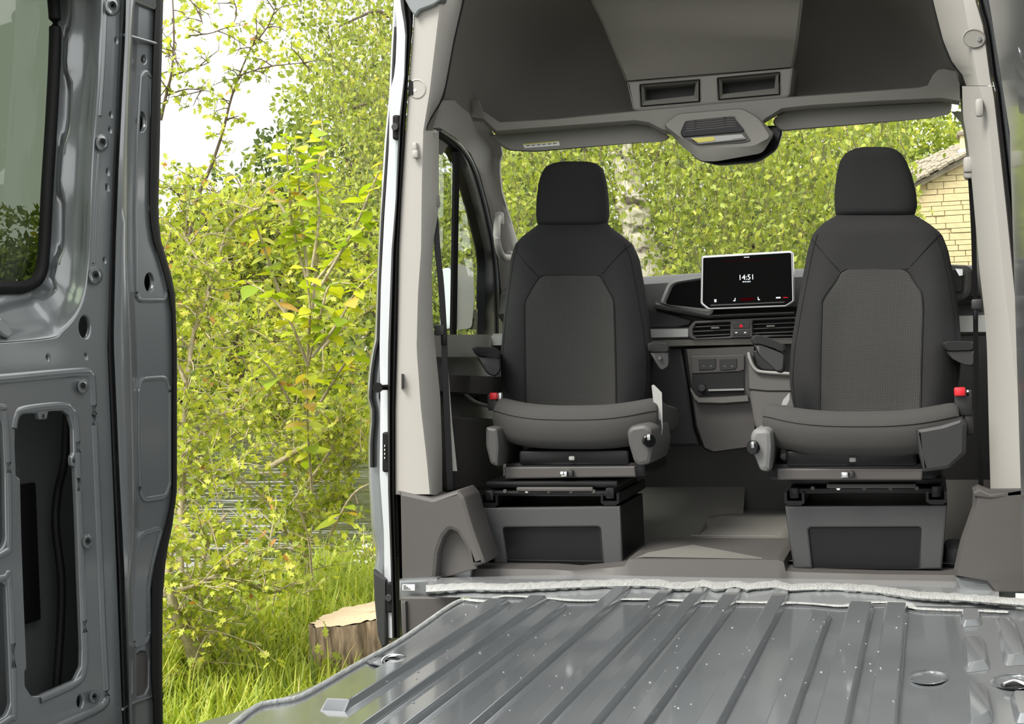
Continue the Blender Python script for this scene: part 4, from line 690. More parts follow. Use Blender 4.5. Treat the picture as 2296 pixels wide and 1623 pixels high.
# ================================================================== SEATS (both swivelled to face the load space)
def make_seat(name, label, back, head, insert, cush, yb, yc, base, side):
    """back: rows (py, xl, xr, lean); head: outline; all pixel rows stand on real planes yb (backrest) and yc (cushion)"""
    ctr = P((base['f'][0][0] + base['f'][2][0]) / 2, base['f'][2][1], Y=base['y'])
    t = thing(name, label, 'seat', ctr, 'swivelled cab seats')
    # ---- backrest
    ysr = [r[0] for r in back]
    def row(py):
        xl = np.interp(py, ysr, [r[1] for r in back]); xr = np.interp(py, ysr, [r[2] for r in back]); ln = np.interp(py, ysr, [r[3] for r in back])
        return xl, xr, yb + ln
    y0, y1 = ysr[0], ysr[-1]
    T = .075
    def S(u, py, o=0):
        xl, xr, Y = row(py); a = P(xl, py, Y=Y); b = P(xr, py, Y=Y); p = a.lerp(b, (u + 1) / 2)
        f = (1 - abs(u) ** 3.2) ** .5 if abs(u) < 1 else 0
        v = (py - y0) / (y1 - y0)
        bol = .030 * math.exp(-((abs(u) - .72) / .2) ** 2) * min(1, max(0, (v - .12) / .3))
        edge = min(1, max(0.05, (py - y0) / 40)) ** .5
        return p + Vector((0, -(T * f * edge + bol + o), 0))
    us = [math.copysign(1 - (1 - abs(s)) ** 1.7, s) for s in np.linspace(-1, 1, 27)]
    pys = sorted(set([y0 + (y1 - y0) * (1 - math.cos(math.pi * i / 60)) for i in range(31)]))
    rows = []
    for py in pys:
        xl, xr, Y = row(py); a = P(xl, py, Y=Y); b = P(xr, py, Y=Y)
        fr = [S(u, py) for u in us]; ed = min(1, max(.05, (py - y0) / 40)) ** .5
        bk = [a.lerp(b, (u + 1) / 2) + Vector((0, .07 * ed * (1 - abs(u) ** 4) ** .5, 0)) for u in us[::-1][1:-1]]
        rows.append(fr + bk)
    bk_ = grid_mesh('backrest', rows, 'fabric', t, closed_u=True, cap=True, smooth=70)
    # ---- woven insert panel, a little proud of the padding
    iys = [p[0] for p in insert]
    def iu(py, k): 
        x = np.interp(py, iys, [r[k] for r in insert]); xl, xr, _ = row(py); return 2 * (x - xl) / (xr - xl) - 1
    gp = [iys[0] + (iys[-1] - iys[0]) * i / 40 for i in range(41)]; rows = []
    for py in gp:
        a, b = iu(py, 1), iu(py, 2); rows.append([S(a, py, -.004)] + [S(a + (b - a) * k / 14, py, .004 if 0 < k < 14 else .001) for k in range(15)] + [S(b, py, -.004)])
    grid_mesh('insert_panel', rows, 'fabric_insert', bk_, smooth=70)
    pts = [S(iu(py, 1), py, .002) for py in gp[::-1]] + [S(iu(gp[0], 1) + (iu(gp[0], 2) - iu(gp[0], 1)) * k / 8, gp[0], .002) for k in range(1, 8)] + [S(iu(py, 2), py, .002) for py in gp]
    tube('seam', pts, .0026, 'rubber', bk_, 6)
    # diagonal and side seams
    def path(p, q, n=10):
        o = []
        for k in range(n + 1):
            x = p[0] + (q[0] - p[0]) * k / n; y = p[1] + (q[1] - p[1]) * k / n; xl, xr, _ = row(y); o.append(S(max(-.995, min(.995, 2 * (x - xl) / (xr - xl) - 1)), y, .0005))
        return o
    for p, q in side['seams']: tube('seam', path(p, q), .0018, 'rubber', bk_, 6)
    for sgn in (-1, 1):
        tube('seam', [S(sgn * (.9 + .06 * k / 24), y0 + 48 + (y1 - y0 - 50) * k / 24, .0005) for k in range(25)], .0018, 'rubber', bk_, 6)
    # ---- headrest
    yh = yb + head['lean']; hy = [r[0] for r in head['rows']]; rows = []
    for i in range(21):
        py = hy[0] + (hy[-1] - hy[0]) * (1 - math.cos(math.pi * i / 20)) / 2
        xl = np.interp(py, hy, [r[1] for r in head['rows']]); xr = np.interp(py, hy, [r[2] for r in head['rows']]); k = min(1, math.sin(math.pi * i / 20) * 1.6 + .12) ** .6
        a, b = P(xl, py, Y=yh), P(xr, py, Y=yh); r = []
        for j in range(32):
            an = 2 * math.pi * j / 32; cx = math.copysign(abs(math.cos(an)) ** .6, math.cos(an)); sy = math.copysign(abs(math.sin(an)) ** .7, math.sin(an))
            r.append(a.lerp(b, (cx + 1) / 2) + Vector((0, -sy * .06 * k, 0)))
        rows.append(r)
    hr = grid_mesh('headrest', rows, 'fabric', t, closed_u=True, cap=True, smooth=70)
    for x in head['posts']: tube('headrest_post', [P(x, hy[-1] - 8, Y=yh), P(x, y0 + 40, Y=yh)], .007, 'steel_black', hr, 10)
    # ---- cushion: rounded horseshoe
    cl_, cr2, ct, cb = cush; a = P(cl_, ct, Y=yc); b = P(cr2, ct, Y=yc); bz = P((cl_ + cr2) / 2, cb, Y=yc).z; tz = P((cl_ + cr2) / 2, ct, Y=yc).z
    hh = tz - bz; rows = []
    for u in [math.copysign(1 - (1 - abs(s)) ** 1.8, s) for s in np.linspace(-1, 1, 31)]:
        p = a.lerp(b, (u + 1) / 2); e = max(0., 1 - abs(u) ** 14) ** .5; cv = .075 * abs(u) ** 3.2; dz = p.z - (a.z + b.z) / 2
        bol = .03 * abs(u) ** 2.5; zt = bz + hh + bol + dz; zb_ = bz + dz + .03 * abs(u) ** 3; zm = (zt + zb_) / 2; zt = zm + (zt - zm) * (.72 + .28 * e); zb_ = zm + (zb_ - zm) * (.72 + .28 * e)
        y = yc + cv; D = .46
        rows.append([Vector((p.x, yy, zz)) for yy, zz in ((y + .12, zb_), (y + .05, zb_), (y + .018, zb_ + .012), (y + .004, zb_ + .035), (y, zb_ + (zt - zb_) * .5), (y + .004, zt - (zt - zb_) * .3), (y + .022, zt - .018), (y + .05, zt - .004), (y + .085, zt), (y + .14, zt - .006 - .3 * bol), (y + .22, zt - .02 - .3 * bol), (y + D - cv, zt - .04 - .3 * bol), (y + D - cv, zb_))])
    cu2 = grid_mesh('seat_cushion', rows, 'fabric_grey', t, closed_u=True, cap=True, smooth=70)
    k_ = 5; tube('seam', [r[k_] + Vector((0, -.001, 0)) for r in rows[1:-1]], .0011, 'rubber', cu2, 6)
    # ---- base box with moulded front, side plate, rails, swivel
    f = base['f']; by = base['y']; bz_ = P(*f[2], Y=by).z
    h_ = base['hole']; h_ = [h_[0], h_[1], (h_[2][0], f[2][1]), (h_[3][0], f[3][1])]
    fr = yplate('base_front', [f[0], f[1], f[2], h_[2]] + rounded([h_[2], h_[1], h_[0], h_[3]], 8)[5:15] + [h_[3], f[3]], by, .02, 'trim_dark2', t, .006)
    c = np.mean(h_, 0); kk = [tuple(np.array(q) * .5 + np.array(q) * .5 + np.array([5 if i_ in (0, 3) else -5, 6 if i_ < 2 else -1])) for i_, q in enumerate(h_)]
    grid_mesh('base_recess', [PP(rounded(h_, 6), Y=by + .004), PP(rounded(kk, 6), Y=by + .045)], 'trim_dark2', fr, closed_u=True, cap=False, smooth=40); plate('recess_back', [PP(rounded(kk, 6), Y=by + .045)], (0, 1, 0), .01, 'trim_dark2', fr, .002)
    A, B, C_, D_ = [P(*q, Y=by + .015) for q in (f[0], f[1], f[2], f[3])]
    dpt = base['depth']; bx = []
    for yy in (0, dpt): bx.append([p + Vector((0, yy, 0)) for p in (A, B, C_, D_)])
    grid_mesh('base_box', bx, 'steel_black', t, closed_u=True, cap=True, smooth=20)
    for p in (A, B):
        s = 1 if p is A else -1; q = p + Vector((s * .03, -.01, .012))
        rl = []
        for x_, z_ in ((-.03, .03), (-.03, 0), (-.018, -.008), (.018, -.008), (.03, 0), (.03, .03), (.022, .032), (.022, .006), (-.022, .006), (-.022, .032)): rl.append((x_, z_))
        grid_mesh('seat_rail', [[q + Vector((x_, yy, z_)) for x_, z_ in rl] for yy in (0, dpt + .06)], 'steel_black', t, closed_u=True, cap=True, smooth=20)
        rbox('rail_runner', q + Vector((0, dpt / 2, .03)), (.03, dpt, .035), 'steel_black', t, .006)
    zt_ = A.z; cxm = (A.x + B.x) / 2; wdt = (B.x - A.x)
    sp = rbox('swivel_plate', (cxm, by + .2, zt_ + .075), (wdt * .96, .34, .022), 'steel_black', t, .006); rbox('swivel_plate', (cxm + .01, by + .19, zt_ + .048), (wdt * .9, .36, .018), 'steel_black', t, .006)
    for i in range(5): disc('bolt', (cxm + wdt * (-.32 + .16 * i), by + .012, zt_ + .056), (0, -1, 0), .007, .005, 'chrome' if i == 1 else 'trim_dark', sp, 8)
    rbox('swivel_bar', (cxm + .02, by + .01, zt_ + .063), (wdt * .55, .015, .014), 'trim_dark', sp, .004)
    pf = side['pan']; pan = yplate('seat_pan_front', pf, yc + .05, .02, 'trim_dark', t, .005, 3)
    x0 = (pf[0][0] + pf[1][0]) / 2; rbox('release_catch', P(x0 - 12, pf[3][1] - 12, Y=yc + .04), (.024, .02, .018), 'chrome', pan, .004); rbox('release_catch', P(x0 + 4, pf[3][1] - 13, Y=yc + .04), (.014, .02, .02), 'trim_black', pan, .004)
    pz = P(x0, pf[0][1], Y=yc + .05).z; rbox('seat_pan', (P(x0, pf[0][1], Y=yc).x, yc + .24, pz - .01), (wdt * 1.02, .36, .05), 'steel_black', t, .012)
    rbox('seat_pan_frame', (P(x0, pf[0][1], Y=yc).x, yc + .2, pz + .03), (wdt * .8, .3, .05), 'steel_black', t, .012)
    tube('height_lever', [P(x0 - 40, pf[0][1] - 12, Y=yc + .06), P(x0 + 60, pf[0][1] - 16, Y=yc + .06)], .006, 'silver', t, 8); rbox('lever_knob', P(x0 + 6, pf[0][1] - 20, Y=yc + .05), (.02, .02, .014), 'dash_light', t, .004)
    return t, bk_, cu2
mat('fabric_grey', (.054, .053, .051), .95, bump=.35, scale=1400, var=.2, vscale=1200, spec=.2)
mat('trim_dark2', (.045, .046, .048), .5, bump=.15, scale=800)
# ---- left seat
sl_, bkl, cul = make_seat('passenger_seat', 'charcoal fabric captain seat on the left, below the stickered visor', 
    [(500, 1210, 1362, .14), (512, 1196, 1372, .135), (530, 1172, 1398, .13), (548, 1156, 1419, .125), (580, 1146, 1434, .115), (640, 1139, 1445, .1), (720, 1130, 1457, .075), (800, 1124, 1465, .05), (860, 1126, 1462, .03), (905, 1132, 1452, .015), (935, 1140, 1442, 0)],
    dict(lean=.16, posts=(1250, 1322), rows=[(363, 1262, 1320), (366, 1246, 1336), (374, 1227, 1348), (390, 1216, 1355), (415, 1209, 1360), (450, 1205, 1364), (480, 1204, 1365), (500, 1206, 1362), (511, 1211, 1352)]),
    [(619, 1231, 1357), (624, 1222, 1362), (645, 1209, 1373), (672, 1195, 1389), (690, 1193, 1391), (800, 1194, 1394), (912, 1197, 1396)],
    (1088, 1462, 912, 1010), 4.72, 4.30,
    dict(f=[(1080, 1139), (1390, 1135), (1396, 1266), (1108, 1263)], y=4.30, depth=.36, hole=[(1126, 1183), (1346, 1181), (1352, 1259), (1138, 1257)]),
    dict(seams=[((1160, 558), (1222, 622)), ((1418, 548), (1362, 616)), ((1222, 622), (1357, 618))], pan=[(1130, 1047), (1424, 1045), (1426, 1070), (1132, 1074)]))
def arm(name, px, Y, t, par, m2='trim_black'):
    p = rounded(px, 10); c = np.mean(px, 0); q = [tuple(c + (np.array(s) - c) * .86) for s in p]
    return grid_mesh(name, [PP(q, Y=Y), PP(p, Y=Y + .012), PP(p, Y=Y + t - .01), PP(q, Y=Y + t)], 'fabric' if name == 'armrest_pad' else m2, par, closed_u=True, cap=True, smooth=60)
ap = arm('armrest_pad', [(1058, 780), (1066, 776), (1110, 778), (1124, 790), (1122, 806), (1090, 800), (1066, 797)], 4.50, .3, sl_); arm('armrest_shell', [(1066, 796), (1122, 800), (1124, 830), (1112, 846), (1092, 838), (1082, 822)], 4.505, .28, ap)
ap = arm('armrest_pad', [(1452, 770), (1462, 767), (1494, 769), (1502, 778), (1500, 790), (1454, 790)], 4.50, .3, sl_, ); arm('armrest_shell', [(1455, 788), (1500, 786), (1501, 822), (1484, 832), (1476, 824)], 4.505, .28, ap); disc('pivot_screw', P(1480, 803, Y=4.5), (0, -1, 0), .006, .006, 'trim_dark', ap, 10)
vl = yplate('side_cover', [(1088, 957), (1115, 960), (1119, 1002), (1116, 1048), (1098, 1040), (1088, 1000)], 4.29, .3, 'valance', sl_, .01, 6)
vr = yplate('side_cover', [(1404, 968), (1414, 955), (1446, 950), (1462, 962), (1466, 1000), (1458, 1040), (1432, 1046), (1420, 1036), (1408, 996)], 4.255, .3, 'valance', sl_, .014, 8)
disc('adjuster_knob', P(1454, 988, Y=4.25), (.55, -1, 0), .021, .012, 'gloss_black', vr, 20); rbox('knob_grip', P(1455, 980, Y=4.236), (.012, .012, .02), 'chrome', vr, .004)
yplate('side_cover', [(1462, 976), (1474, 970), (1480, 990), (1476, 1018), (1466, 1030)], 4.36, .2, 'valance', sl_, .008, 5)
rail_ = grid_mesh('side_frame', [PP([(1461, 864), (1466, 862), (1484, 880), (1486, 960), (1480, 1008), (1474, 930), (1466, 912)], Y=4.40), PP([(1461, 864), (1466, 862), (1484, 880), (1486, 960), (1480, 1008), (1474, 930), (1466, 912)], Y=4.44)], 'dash_light', sl_, closed_u=True, cap=True, smooth=30)
yplate('frame_pocket', [(1472, 938), (1481, 942), (1483, 966), (1476, 962)], 4.392, .01, 'trim_black', rail_, .002, 2)
bu = thing('belt_buckle', 'red and black seat belt buckle standing left of the left seat', 'buckle', P(1106, 915, Y=4.5), 'seat belt buckles')
rbox('buckle_body', P(1106, 902, Y=4.5), (.035, .03, .055), 'trim_black', bu, .006); rbox('release_button', P(1107, 888, Y=4.482), (.026, .022, .024), 'red', bu, .005); rbox('buckle_slot', P(1122, 890, Y=4.5), (.012, .02, .03), 'silver', bu, .003)
# ---- right seat
sr_, bkr, cur = make_seat('driver_seat', 'charcoal fabric captain seat on the right, in front of the stone gable', 
    [(479, 1884, 2046, .14), (488, 1866, 2062, .135), (503, 1842, 2086, .13), (525, 1822, 2112, .125), (560, 1811, 2126, .115), (620, 1800, 2138, .1), (700, 1786, 2150, .075), (780, 1773, 2156, .05), (850, 1770, 2152, .03), (900, 1776, 2140, .015), (935, 1786, 2128, 0)],
    dict(lean=.16, posts=(1922, 2005), rows=[(331, 1936, 1990), (334, 1918, 2004), (343, 1898, 2020), (360, 1884, 2032), (390, 1876, 2044), (430, 1871, 2054), (460, 1871, 2057), (480, 1873, 2052), (490, 1878, 2044)]),
    [(605, 1902, 2030), (610, 1890, 2040), (630, 1880, 2051), (655, 1862, 2068), (674, 1850, 2071), (690, 1849, 2072), (800, 1846, 2069), (922, 1845, 2066)],
    (1702, 2152, 926, 1027), 4.55, 4.13,
    dict(f=[(1760, 1135), (2124, 1133), (2112, 1276), (1779, 1274)], y=4.26, depth=.36, hole=[(1812, 1183), (2066, 1182), (2062, 1268), (1822, 1268)]),
    dict(seams=[((1822, 538), (1888, 610)), ((2114, 520), (2044, 598)), ((1888, 610), (2040, 604))], pan=[(1742, 1050), (2070, 1052), (2068, 1077), (1744, 1076)]))
ap = arm('armrest_pad', [(1682, 758), (1692, 750), (1712, 752), (1762, 774), (1764, 792), (1744, 784), (1700, 770), (1686, 772)], 4.30, .08, sr_); arm('armrest_shell', [(1688, 770), (1702, 768), (1762, 792), (1758, 836), (1744, 836), (1730, 822), (1700, 796)], 4.305, .07, ap)
ap = arm('armrest_pad', [(2112, 770), (2122, 765), (2180, 765), (2186, 770), (2186, 786), (2120, 788)], 4.30, .3, sr_); arm('armrest_shell', [(2118, 786), (2186, 784), (2186, 822), (2160, 818), (2132, 804)], 4.305, .28, ap)
vl = yplate('side_cover', [(1682, 976), (1690, 962), (1718, 960), (1729, 968), (1731, 1004), (1726, 1058), (1704, 1056), (1694, 1030), (1683, 1004)], 4.11, .3, 'valance_light', sr_, .014, 8)
disc('adjuster_knob', P(1691, 1003, Y=4.105), (-.6, -1, 0), .021, .012, 'gloss_black', vl, 20); rbox('knob_grip', P(1688, 997, Y=4.092), (.012, .012, .02), 'chrome', vl, .004)
yplate('side_cover', [(2053, 962), (2110, 952), (2156, 938), (2168, 950), (2166, 1018), (2130, 1052), (2070, 1060), (2060, 1020)], 4.13, .28, 'trim_black2', sr_, .012, 5) if 'trim_black2' in MT else yplate('side_cover', [(2053, 962), (2110, 952), (2156, 938), (2168, 950), (2166, 1018), (2130, 1052), (2070, 1060), (2060, 1020)], 4.13, .28, 'trim_black', sr_, .012, 5)
grid_mesh('side_frame', [PP([(1752, 908), (1756, 896), (1770, 880), (1770, 896), (1764, 908)], Y=4.26), PP([(1752, 908), (1756, 896), (1770, 880), (1770, 896), (1764, 908)], Y=4.3)], 'dash_light', sr_, closed_u=True, cap=True, smooth=30)
yplate('type_tag', [(1961, 1030), (1980, 1030), (1979, 1042), (1960, 1040)], 4.2, .002, 'paper', sr_, .0005)
bu = thing('belt_buckle', 'red and black seat belt buckle standing right of the right seat', 'buckle', P(2146, 930, Y=4.3), 'seat belt buckles')
rbox('buckle_body', P(2160, 903, Y=4.27), (.05, .035, .075), 'trim_black', bu, .006); rbox('release_button', P(2152, 878, Y=4.25), (.032, .024, .026), 'red', bu, .005); rbox('buckle_slot', P(2170, 882, Y=4.26), (.008, .015, .02), 'silver', bu, .002); rbox('buckle_stalk', P(2172, 945, Y=4.27), (.03, .025, .08), 'trim_black', bu, .008)
# ---- seat belts hanging at the pillars
def belt(name, lab, pts, w, Y, par=None):
    t = thing(name, lab, 'seat belt', P(*pts[-1], Y=Y), 'seat belts'); p = smooth_path([P(x, y, Y=Y + d) for (x, y), d in [(q, 0) for q in pts]], 4)
    v = [];  f = []
    for i, q in enumerate(p):
        q = Vector(q); v += [q + Vector((-w / 2, .0, 0)), q + Vector((w / 2, .006, 0)), q + Vector((w / 2, .009, 0)), q + Vector((-w / 2, .003, 0))]
        if i: o = 4 * i; f += [(o - 4 + j, o - 4 + (j + 1) % 4, o + (j + 1) % 4, o + j) for j in range(4)]
    mesh('webbing', v, f, 'steel_black', t, 30); return t
b1 = belt('seat_belt', 'black seat belt hanging down the left door pillar', [(972, 470), (976, 500), (980, 560), (988, 640), (994, 735), (996, 800), (1000, 900), (1005, 1010), (1009, 1098)], .018, 4.27)
rbox('belt_tongue', P(985, 740, Y=4.255), (.035, .014, .035), 'trim_black', b1, .006); rbox('tongue_blade', P(994, 762, Y=4.257), (.016, .006, .035), 'steel_black', b1, .002)
rbox('belt_guide', P(973, 450, Y=4.24), (.03, .05, .05), 'trim_mid', b1, .01)
b2 = belt('seat_belt', 'black seat belt hanging at the right door pillar', [(2176, 400), (2182, 500), (2185, 600), (2187, 680), (2188, 760), (2190, 900), (2196, 1000), (2200, 1098)], .014, 4.22)
rbox('belt_tongue', P(2190, 682, Y=4.2), (.03, .014, .03), 'trim_black', b2, .006); rbox('tongue_blade', P(2188, 705, Y=4.2), (.012, .006, .03), 'steel_black', b2, .002)
# ================================================================== OUTDOORS
def leaf_mat(name, stops, trans=.42, obj_random=False, rough=.45):
    m = bpy.data.materials.new(name); m.use_nodes = True; MT[name] = m; t = m.node_tree; N = t.nodes; L = t.links; N.clear()
    o = N.new('ShaderNodeOutputMaterial'); mx = N.new('ShaderNodeMixShader'); b = N.new('ShaderNodeBsdfPrincipled'); tr = N.new('ShaderNodeBsdfTranslucent')
    if obj_random: a = N.new('ShaderNodeObjectInfo'); src = a.outputs['Random']
    else: a = N.new('ShaderNodeAttribute'); a.attribute_name = 'tint'; src = a.outputs['Fac']
    r = N.new('ShaderNodeValToRGB'); e = r.color_ramp.elements
    while len(e) > 2: e.remove(e[-1])
    e[0].position, e[0].color = stops[0][0], (*stops[0][1], 1); e[1].position, e[1].color = stops[-1][0], (*stops[-1][1], 1)
    for p, c in stops[1:-1]: q = e.new(p); q.color = (*c, 1)
    L.new(src, r.inputs[0]); L.new(r.outputs[0], b.inputs['Base Color']); b.inputs['Roughness'].default_value = rough; b.inputs['Specular IOR Level'].default_value = .35
    g = N.new('ShaderNodeMixRGB'); g.blend_type = 'MULTIPLY'; g.inputs[0].default_value = 1; g.inputs[2].default_value = (1.0, 1.05, .45, 1); L.new(r.outputs[0], g.inputs[1]); L.new(g.outputs[0], tr.inputs[0])
    mx.inputs[0].default_value = trans; L.new(b.outputs[0], mx.inputs[1]); L.new(tr.outputs[0], mx.inputs[2]); L.new(mx.outputs[0], o.inputs[0])
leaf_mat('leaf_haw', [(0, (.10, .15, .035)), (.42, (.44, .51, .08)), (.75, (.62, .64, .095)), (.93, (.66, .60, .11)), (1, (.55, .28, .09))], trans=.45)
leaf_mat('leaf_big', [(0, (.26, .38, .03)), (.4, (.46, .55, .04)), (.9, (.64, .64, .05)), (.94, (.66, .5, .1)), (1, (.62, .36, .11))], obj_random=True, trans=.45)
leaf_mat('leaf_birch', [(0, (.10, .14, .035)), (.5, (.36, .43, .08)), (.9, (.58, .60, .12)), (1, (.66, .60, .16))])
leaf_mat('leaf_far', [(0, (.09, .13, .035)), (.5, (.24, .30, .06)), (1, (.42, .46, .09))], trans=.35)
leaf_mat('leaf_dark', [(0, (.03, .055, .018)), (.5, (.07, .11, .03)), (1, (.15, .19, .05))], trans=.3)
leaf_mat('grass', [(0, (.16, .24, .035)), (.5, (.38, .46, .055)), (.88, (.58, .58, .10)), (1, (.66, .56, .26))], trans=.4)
mat('soil', (.07, .075, .025), .95, bump=.8, scale=6, var=.5, vscale=3)
mat('bark', (.26, .19, .13), .9, bump=1, scale=14, stretch=(4, 4, .8), var=.6)
mat('stem_pale', (.40, .34, .22), .8, bump=.4, scale=60, var=.25)
mat('stem_dark', (.13, .10, .07), .85, bump=.4, scale=60, var=.3)
mat('cut_wood', (.52, .41, .27), .8, bump=.3, scale=30, stretch=(1, 8, 1), var=.14)
mat('stone', (.68, .56, .33), .85, bump=.6, scale=18, var=.14, vscale=4)
mat('mortar', (.72, .60, .36), .95)
mat('slate_stone', (.30, .26, .2), .9, bump=.6, scale=20, var=.35, vscale=6)
mat('lead', (.5, .53, .58), .5, .3)
mat('petal', (.8, .82, .75), .7)
def birch_bark():
    m, t, b = nmat('birch_bark'); N = t.nodes; L = t.links
    tc = N.new('ShaderNodeTexCoord'); mp = N.new('ShaderNodeMapping'); L.new(tc.outputs['Object'], mp.inputs[0]); mp.inputs['Scale'].default_value = (2.2, 2.2, 5)
    nz = N.new('ShaderNodeTexNoise'); nz.inputs['Scale'].default_value = 1.6; nz.inputs['Detail'].default_value = 5; nz.inputs['Roughness'].default_value = .65; L.new(mp.outputs[0], nz.inputs['Vector'])
    r = N.new('ShaderNodeValToRGB'); e = r.color_ramp.elements; e[0].position = .40; e[0].color = (.10, .08, .06, 1); e[1].position = .50; e[1].color = (.74, .68, .58, 1)
    L.new(nz.outputs['Fac'], r.inputs[0]); L.new(r.outputs[0], b.inputs['Base Color']); b.inputs['Roughness'].default_value = .8
birch_bark()
def water_mat():
    m, t, b = nmat('water'); N = t.nodes; L = t.links
    b.inputs['Base Color'].default_value = (.035, .04, .02, 1); b.inputs['Roughness'].default_value = .03; b.inputs['Specular IOR Level'].default_value = .8
    tc = N.new('ShaderNodeTexCoord'); mp = N.new('ShaderNodeMapping'); L.new(tc.outputs['Object'], mp.inputs[0]); mp.inputs['Rotation'].default_value = (0, 0, math.radians(-28)); mp.inputs['Scale'].default_value = (.5, 2.6, 1)
    nz = N.new('ShaderNodeTexNoise'); nz.inputs['Scale'].default_value = 1.3; nz.inputs['Detail'].default_value = 1.5; L.new(mp.outputs[0], nz.inputs['Vector'])
    bp = N.new('ShaderNodeBump'); bp.inputs['Strength'].default_value = .9; bp.inputs['Distance'].default_value = .14; L.new(nz.outputs['Fac'], bp.inputs['Height']); L.new(bp.outputs[0], b.inputs['Normal'])
water_mat()
GZ = -.62
# ---------------------------------------------------------------- ground, water
def gz(x, y):
    bank = -2.75 - .05 * (y - 5) - .25 * math.sin(y * .7); z = GZ + .03 * math.sin(x * 2.1 + y * 1.3)
    if x < bank and y < 27: z -= min(.7, (bank - x) * .9)
    return z
gx = sorted(set(list(np.linspace(-4.5, .5, 26)) + [-60, -40, -25, -15, -9, -6, 2, 5, 10, 20, 40, 60])); gy = sorted(set(list(np.linspace(2, 12, 26)) + [-20, -8, -3, 0, 14, 17, 20, 24, 26.9, 27.1, 29, 35, 45, 60, 90]))
props(grid_mesh('ground', [[Vector((x, y, gz(x, y))) for x in gx] for y in gy], 'soil', None, smooth=70), 'grassy ground and bank around the van', 'ground', kind='structure')
props(mesh('pond', [(-90, -30, -.98), (-2.2, -30, -.98), (-2.2, 60, -.98), (-90, 60, -.98)], [(0, 1, 2, 3)], 'water', None, 0), 'rippled dark pond water reflecting the white sky', 'water', kind='structure')
# ---------------------------------------------------------------- leaf builder
T_OVAL = (np.array([(0, 0, 0), (.42, .3, .07), (.42, -.3, .07), (1, 0, -.06), (.5, 0, 0)]), np.array([(0, 4, 1), (4, 3, 1), (0, 2, 4), (4, 2, 3)]))
T_HAW = (np.array([(0, 0, 0), (.22, .09, .02), (.30, .36, .08), (.46, .15, .03), (.66, .36, .06), (.74, .15, .02), (1, .04, -.05), (1, -.04, -.05), (.74, -.15, .02), (.66, -.36, .06), (.46, -.15, .03), (.30, -.36, .08), (.22, -.09, .02), (.5, 0, -.02)]), np.array([(13, i + 1, i) for i in range(12)] + [(13, 0, 12)]))
def unit(v): return v / (np.linalg.norm(v, axis=-1, keepdims=True) + 1e-9)
def leaves(name, pos, ax, size, tint, tmpl, m, parent, flat=.5):
    n = len(pos); tv, tf = tmpl; ax = unit(ax)
    up = rng.normal(size=(n, 3)) * (1 - flat) + np.array([0, 0, 1]) * flat
    s = unit(np.cross(up, ax)); q = np.cross(ax, s); sz = np.asarray(size)[:, None, None]
    v = pos[:, None] + sz * (tv[None, :, :1] * ax[:, None] + tv[None, :, 1:2] * s[:, None] + tv[None, :, 2:] * q[:, None])
    f = tf[None] + (np.arange(n) * len(tv))[:, None, None]
    return props(fast_mesh(name, v.reshape(-1, 3), f.reshape(-1, 3), m, parent, False, np.repeat(tint, len(tv))), kind='stuff')
def blob_leaves(blobs, n, size, droop=.4):
    """leaf positions on and inside overlapping clumps (x,y,z,rx,ry,rz)"""
    b = np.array(blobs, float); w = (b[:, 3] * b[:, 5]); k = rng.choice(len(b), n, p=w / w.sum()); d = unit(rng.normal(size=(n, 3)))
    r = rng.uniform(.45, 1.05, n) ** .5; p = b[k, :3] + d * r[:, None] * b[k, 3:]
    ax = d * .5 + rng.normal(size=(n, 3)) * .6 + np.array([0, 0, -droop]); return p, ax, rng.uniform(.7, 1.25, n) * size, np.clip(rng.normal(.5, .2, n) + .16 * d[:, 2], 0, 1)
def crown(c, R, k, r):
    """clumps filling an ellipsoid crown"""
    o = []
    for _ in range(k):
        d = rng.normal(size=3); d /= np.linalg.norm(d); u = rng.uniform(.35, .9); s = rng.uniform(.7, 1.3) * r
        o.append((*(np.array(c) + d * u * np.array(R)), s, s, s * .8))
    return o
def tree(name, lab, c, R, k, r, n, size, m, trunk=None, group=None, tmpl=T_OVAL, bark='stem_dark'):
    g = gz(c[0], c[1]); t = thing(name, lab, 'tree', (c[0], c[1], g), group)
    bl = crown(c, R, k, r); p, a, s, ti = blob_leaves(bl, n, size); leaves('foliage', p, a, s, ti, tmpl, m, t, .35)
    paths = [([(c[0], c[1], g - .2), (c[0] + .1, c[1], c[2] - R[2] * .6), (c[0], c[1], c[2] + R[2] * .5)], [R[2] * .06, R[2] * .05, .02])]
    tr = [smooth_path(paths[0][0], 4)]; pp = [(tr[0], np.linspace(R[2] * .06, .02, len(tr[0])))]
    for b in bl[:14]: e = np.array(b[:3]); s0 = np.array(tr[0][min(len(tr[0]) - 1, 4)]); pp.append(([s0, s0 * .5 + e * .5 + np.array([0, 0, -.1]), e], [R[2] * .022, R[2] * .014, .01]))
    multi_tube('branches', pp, bark, t); return t
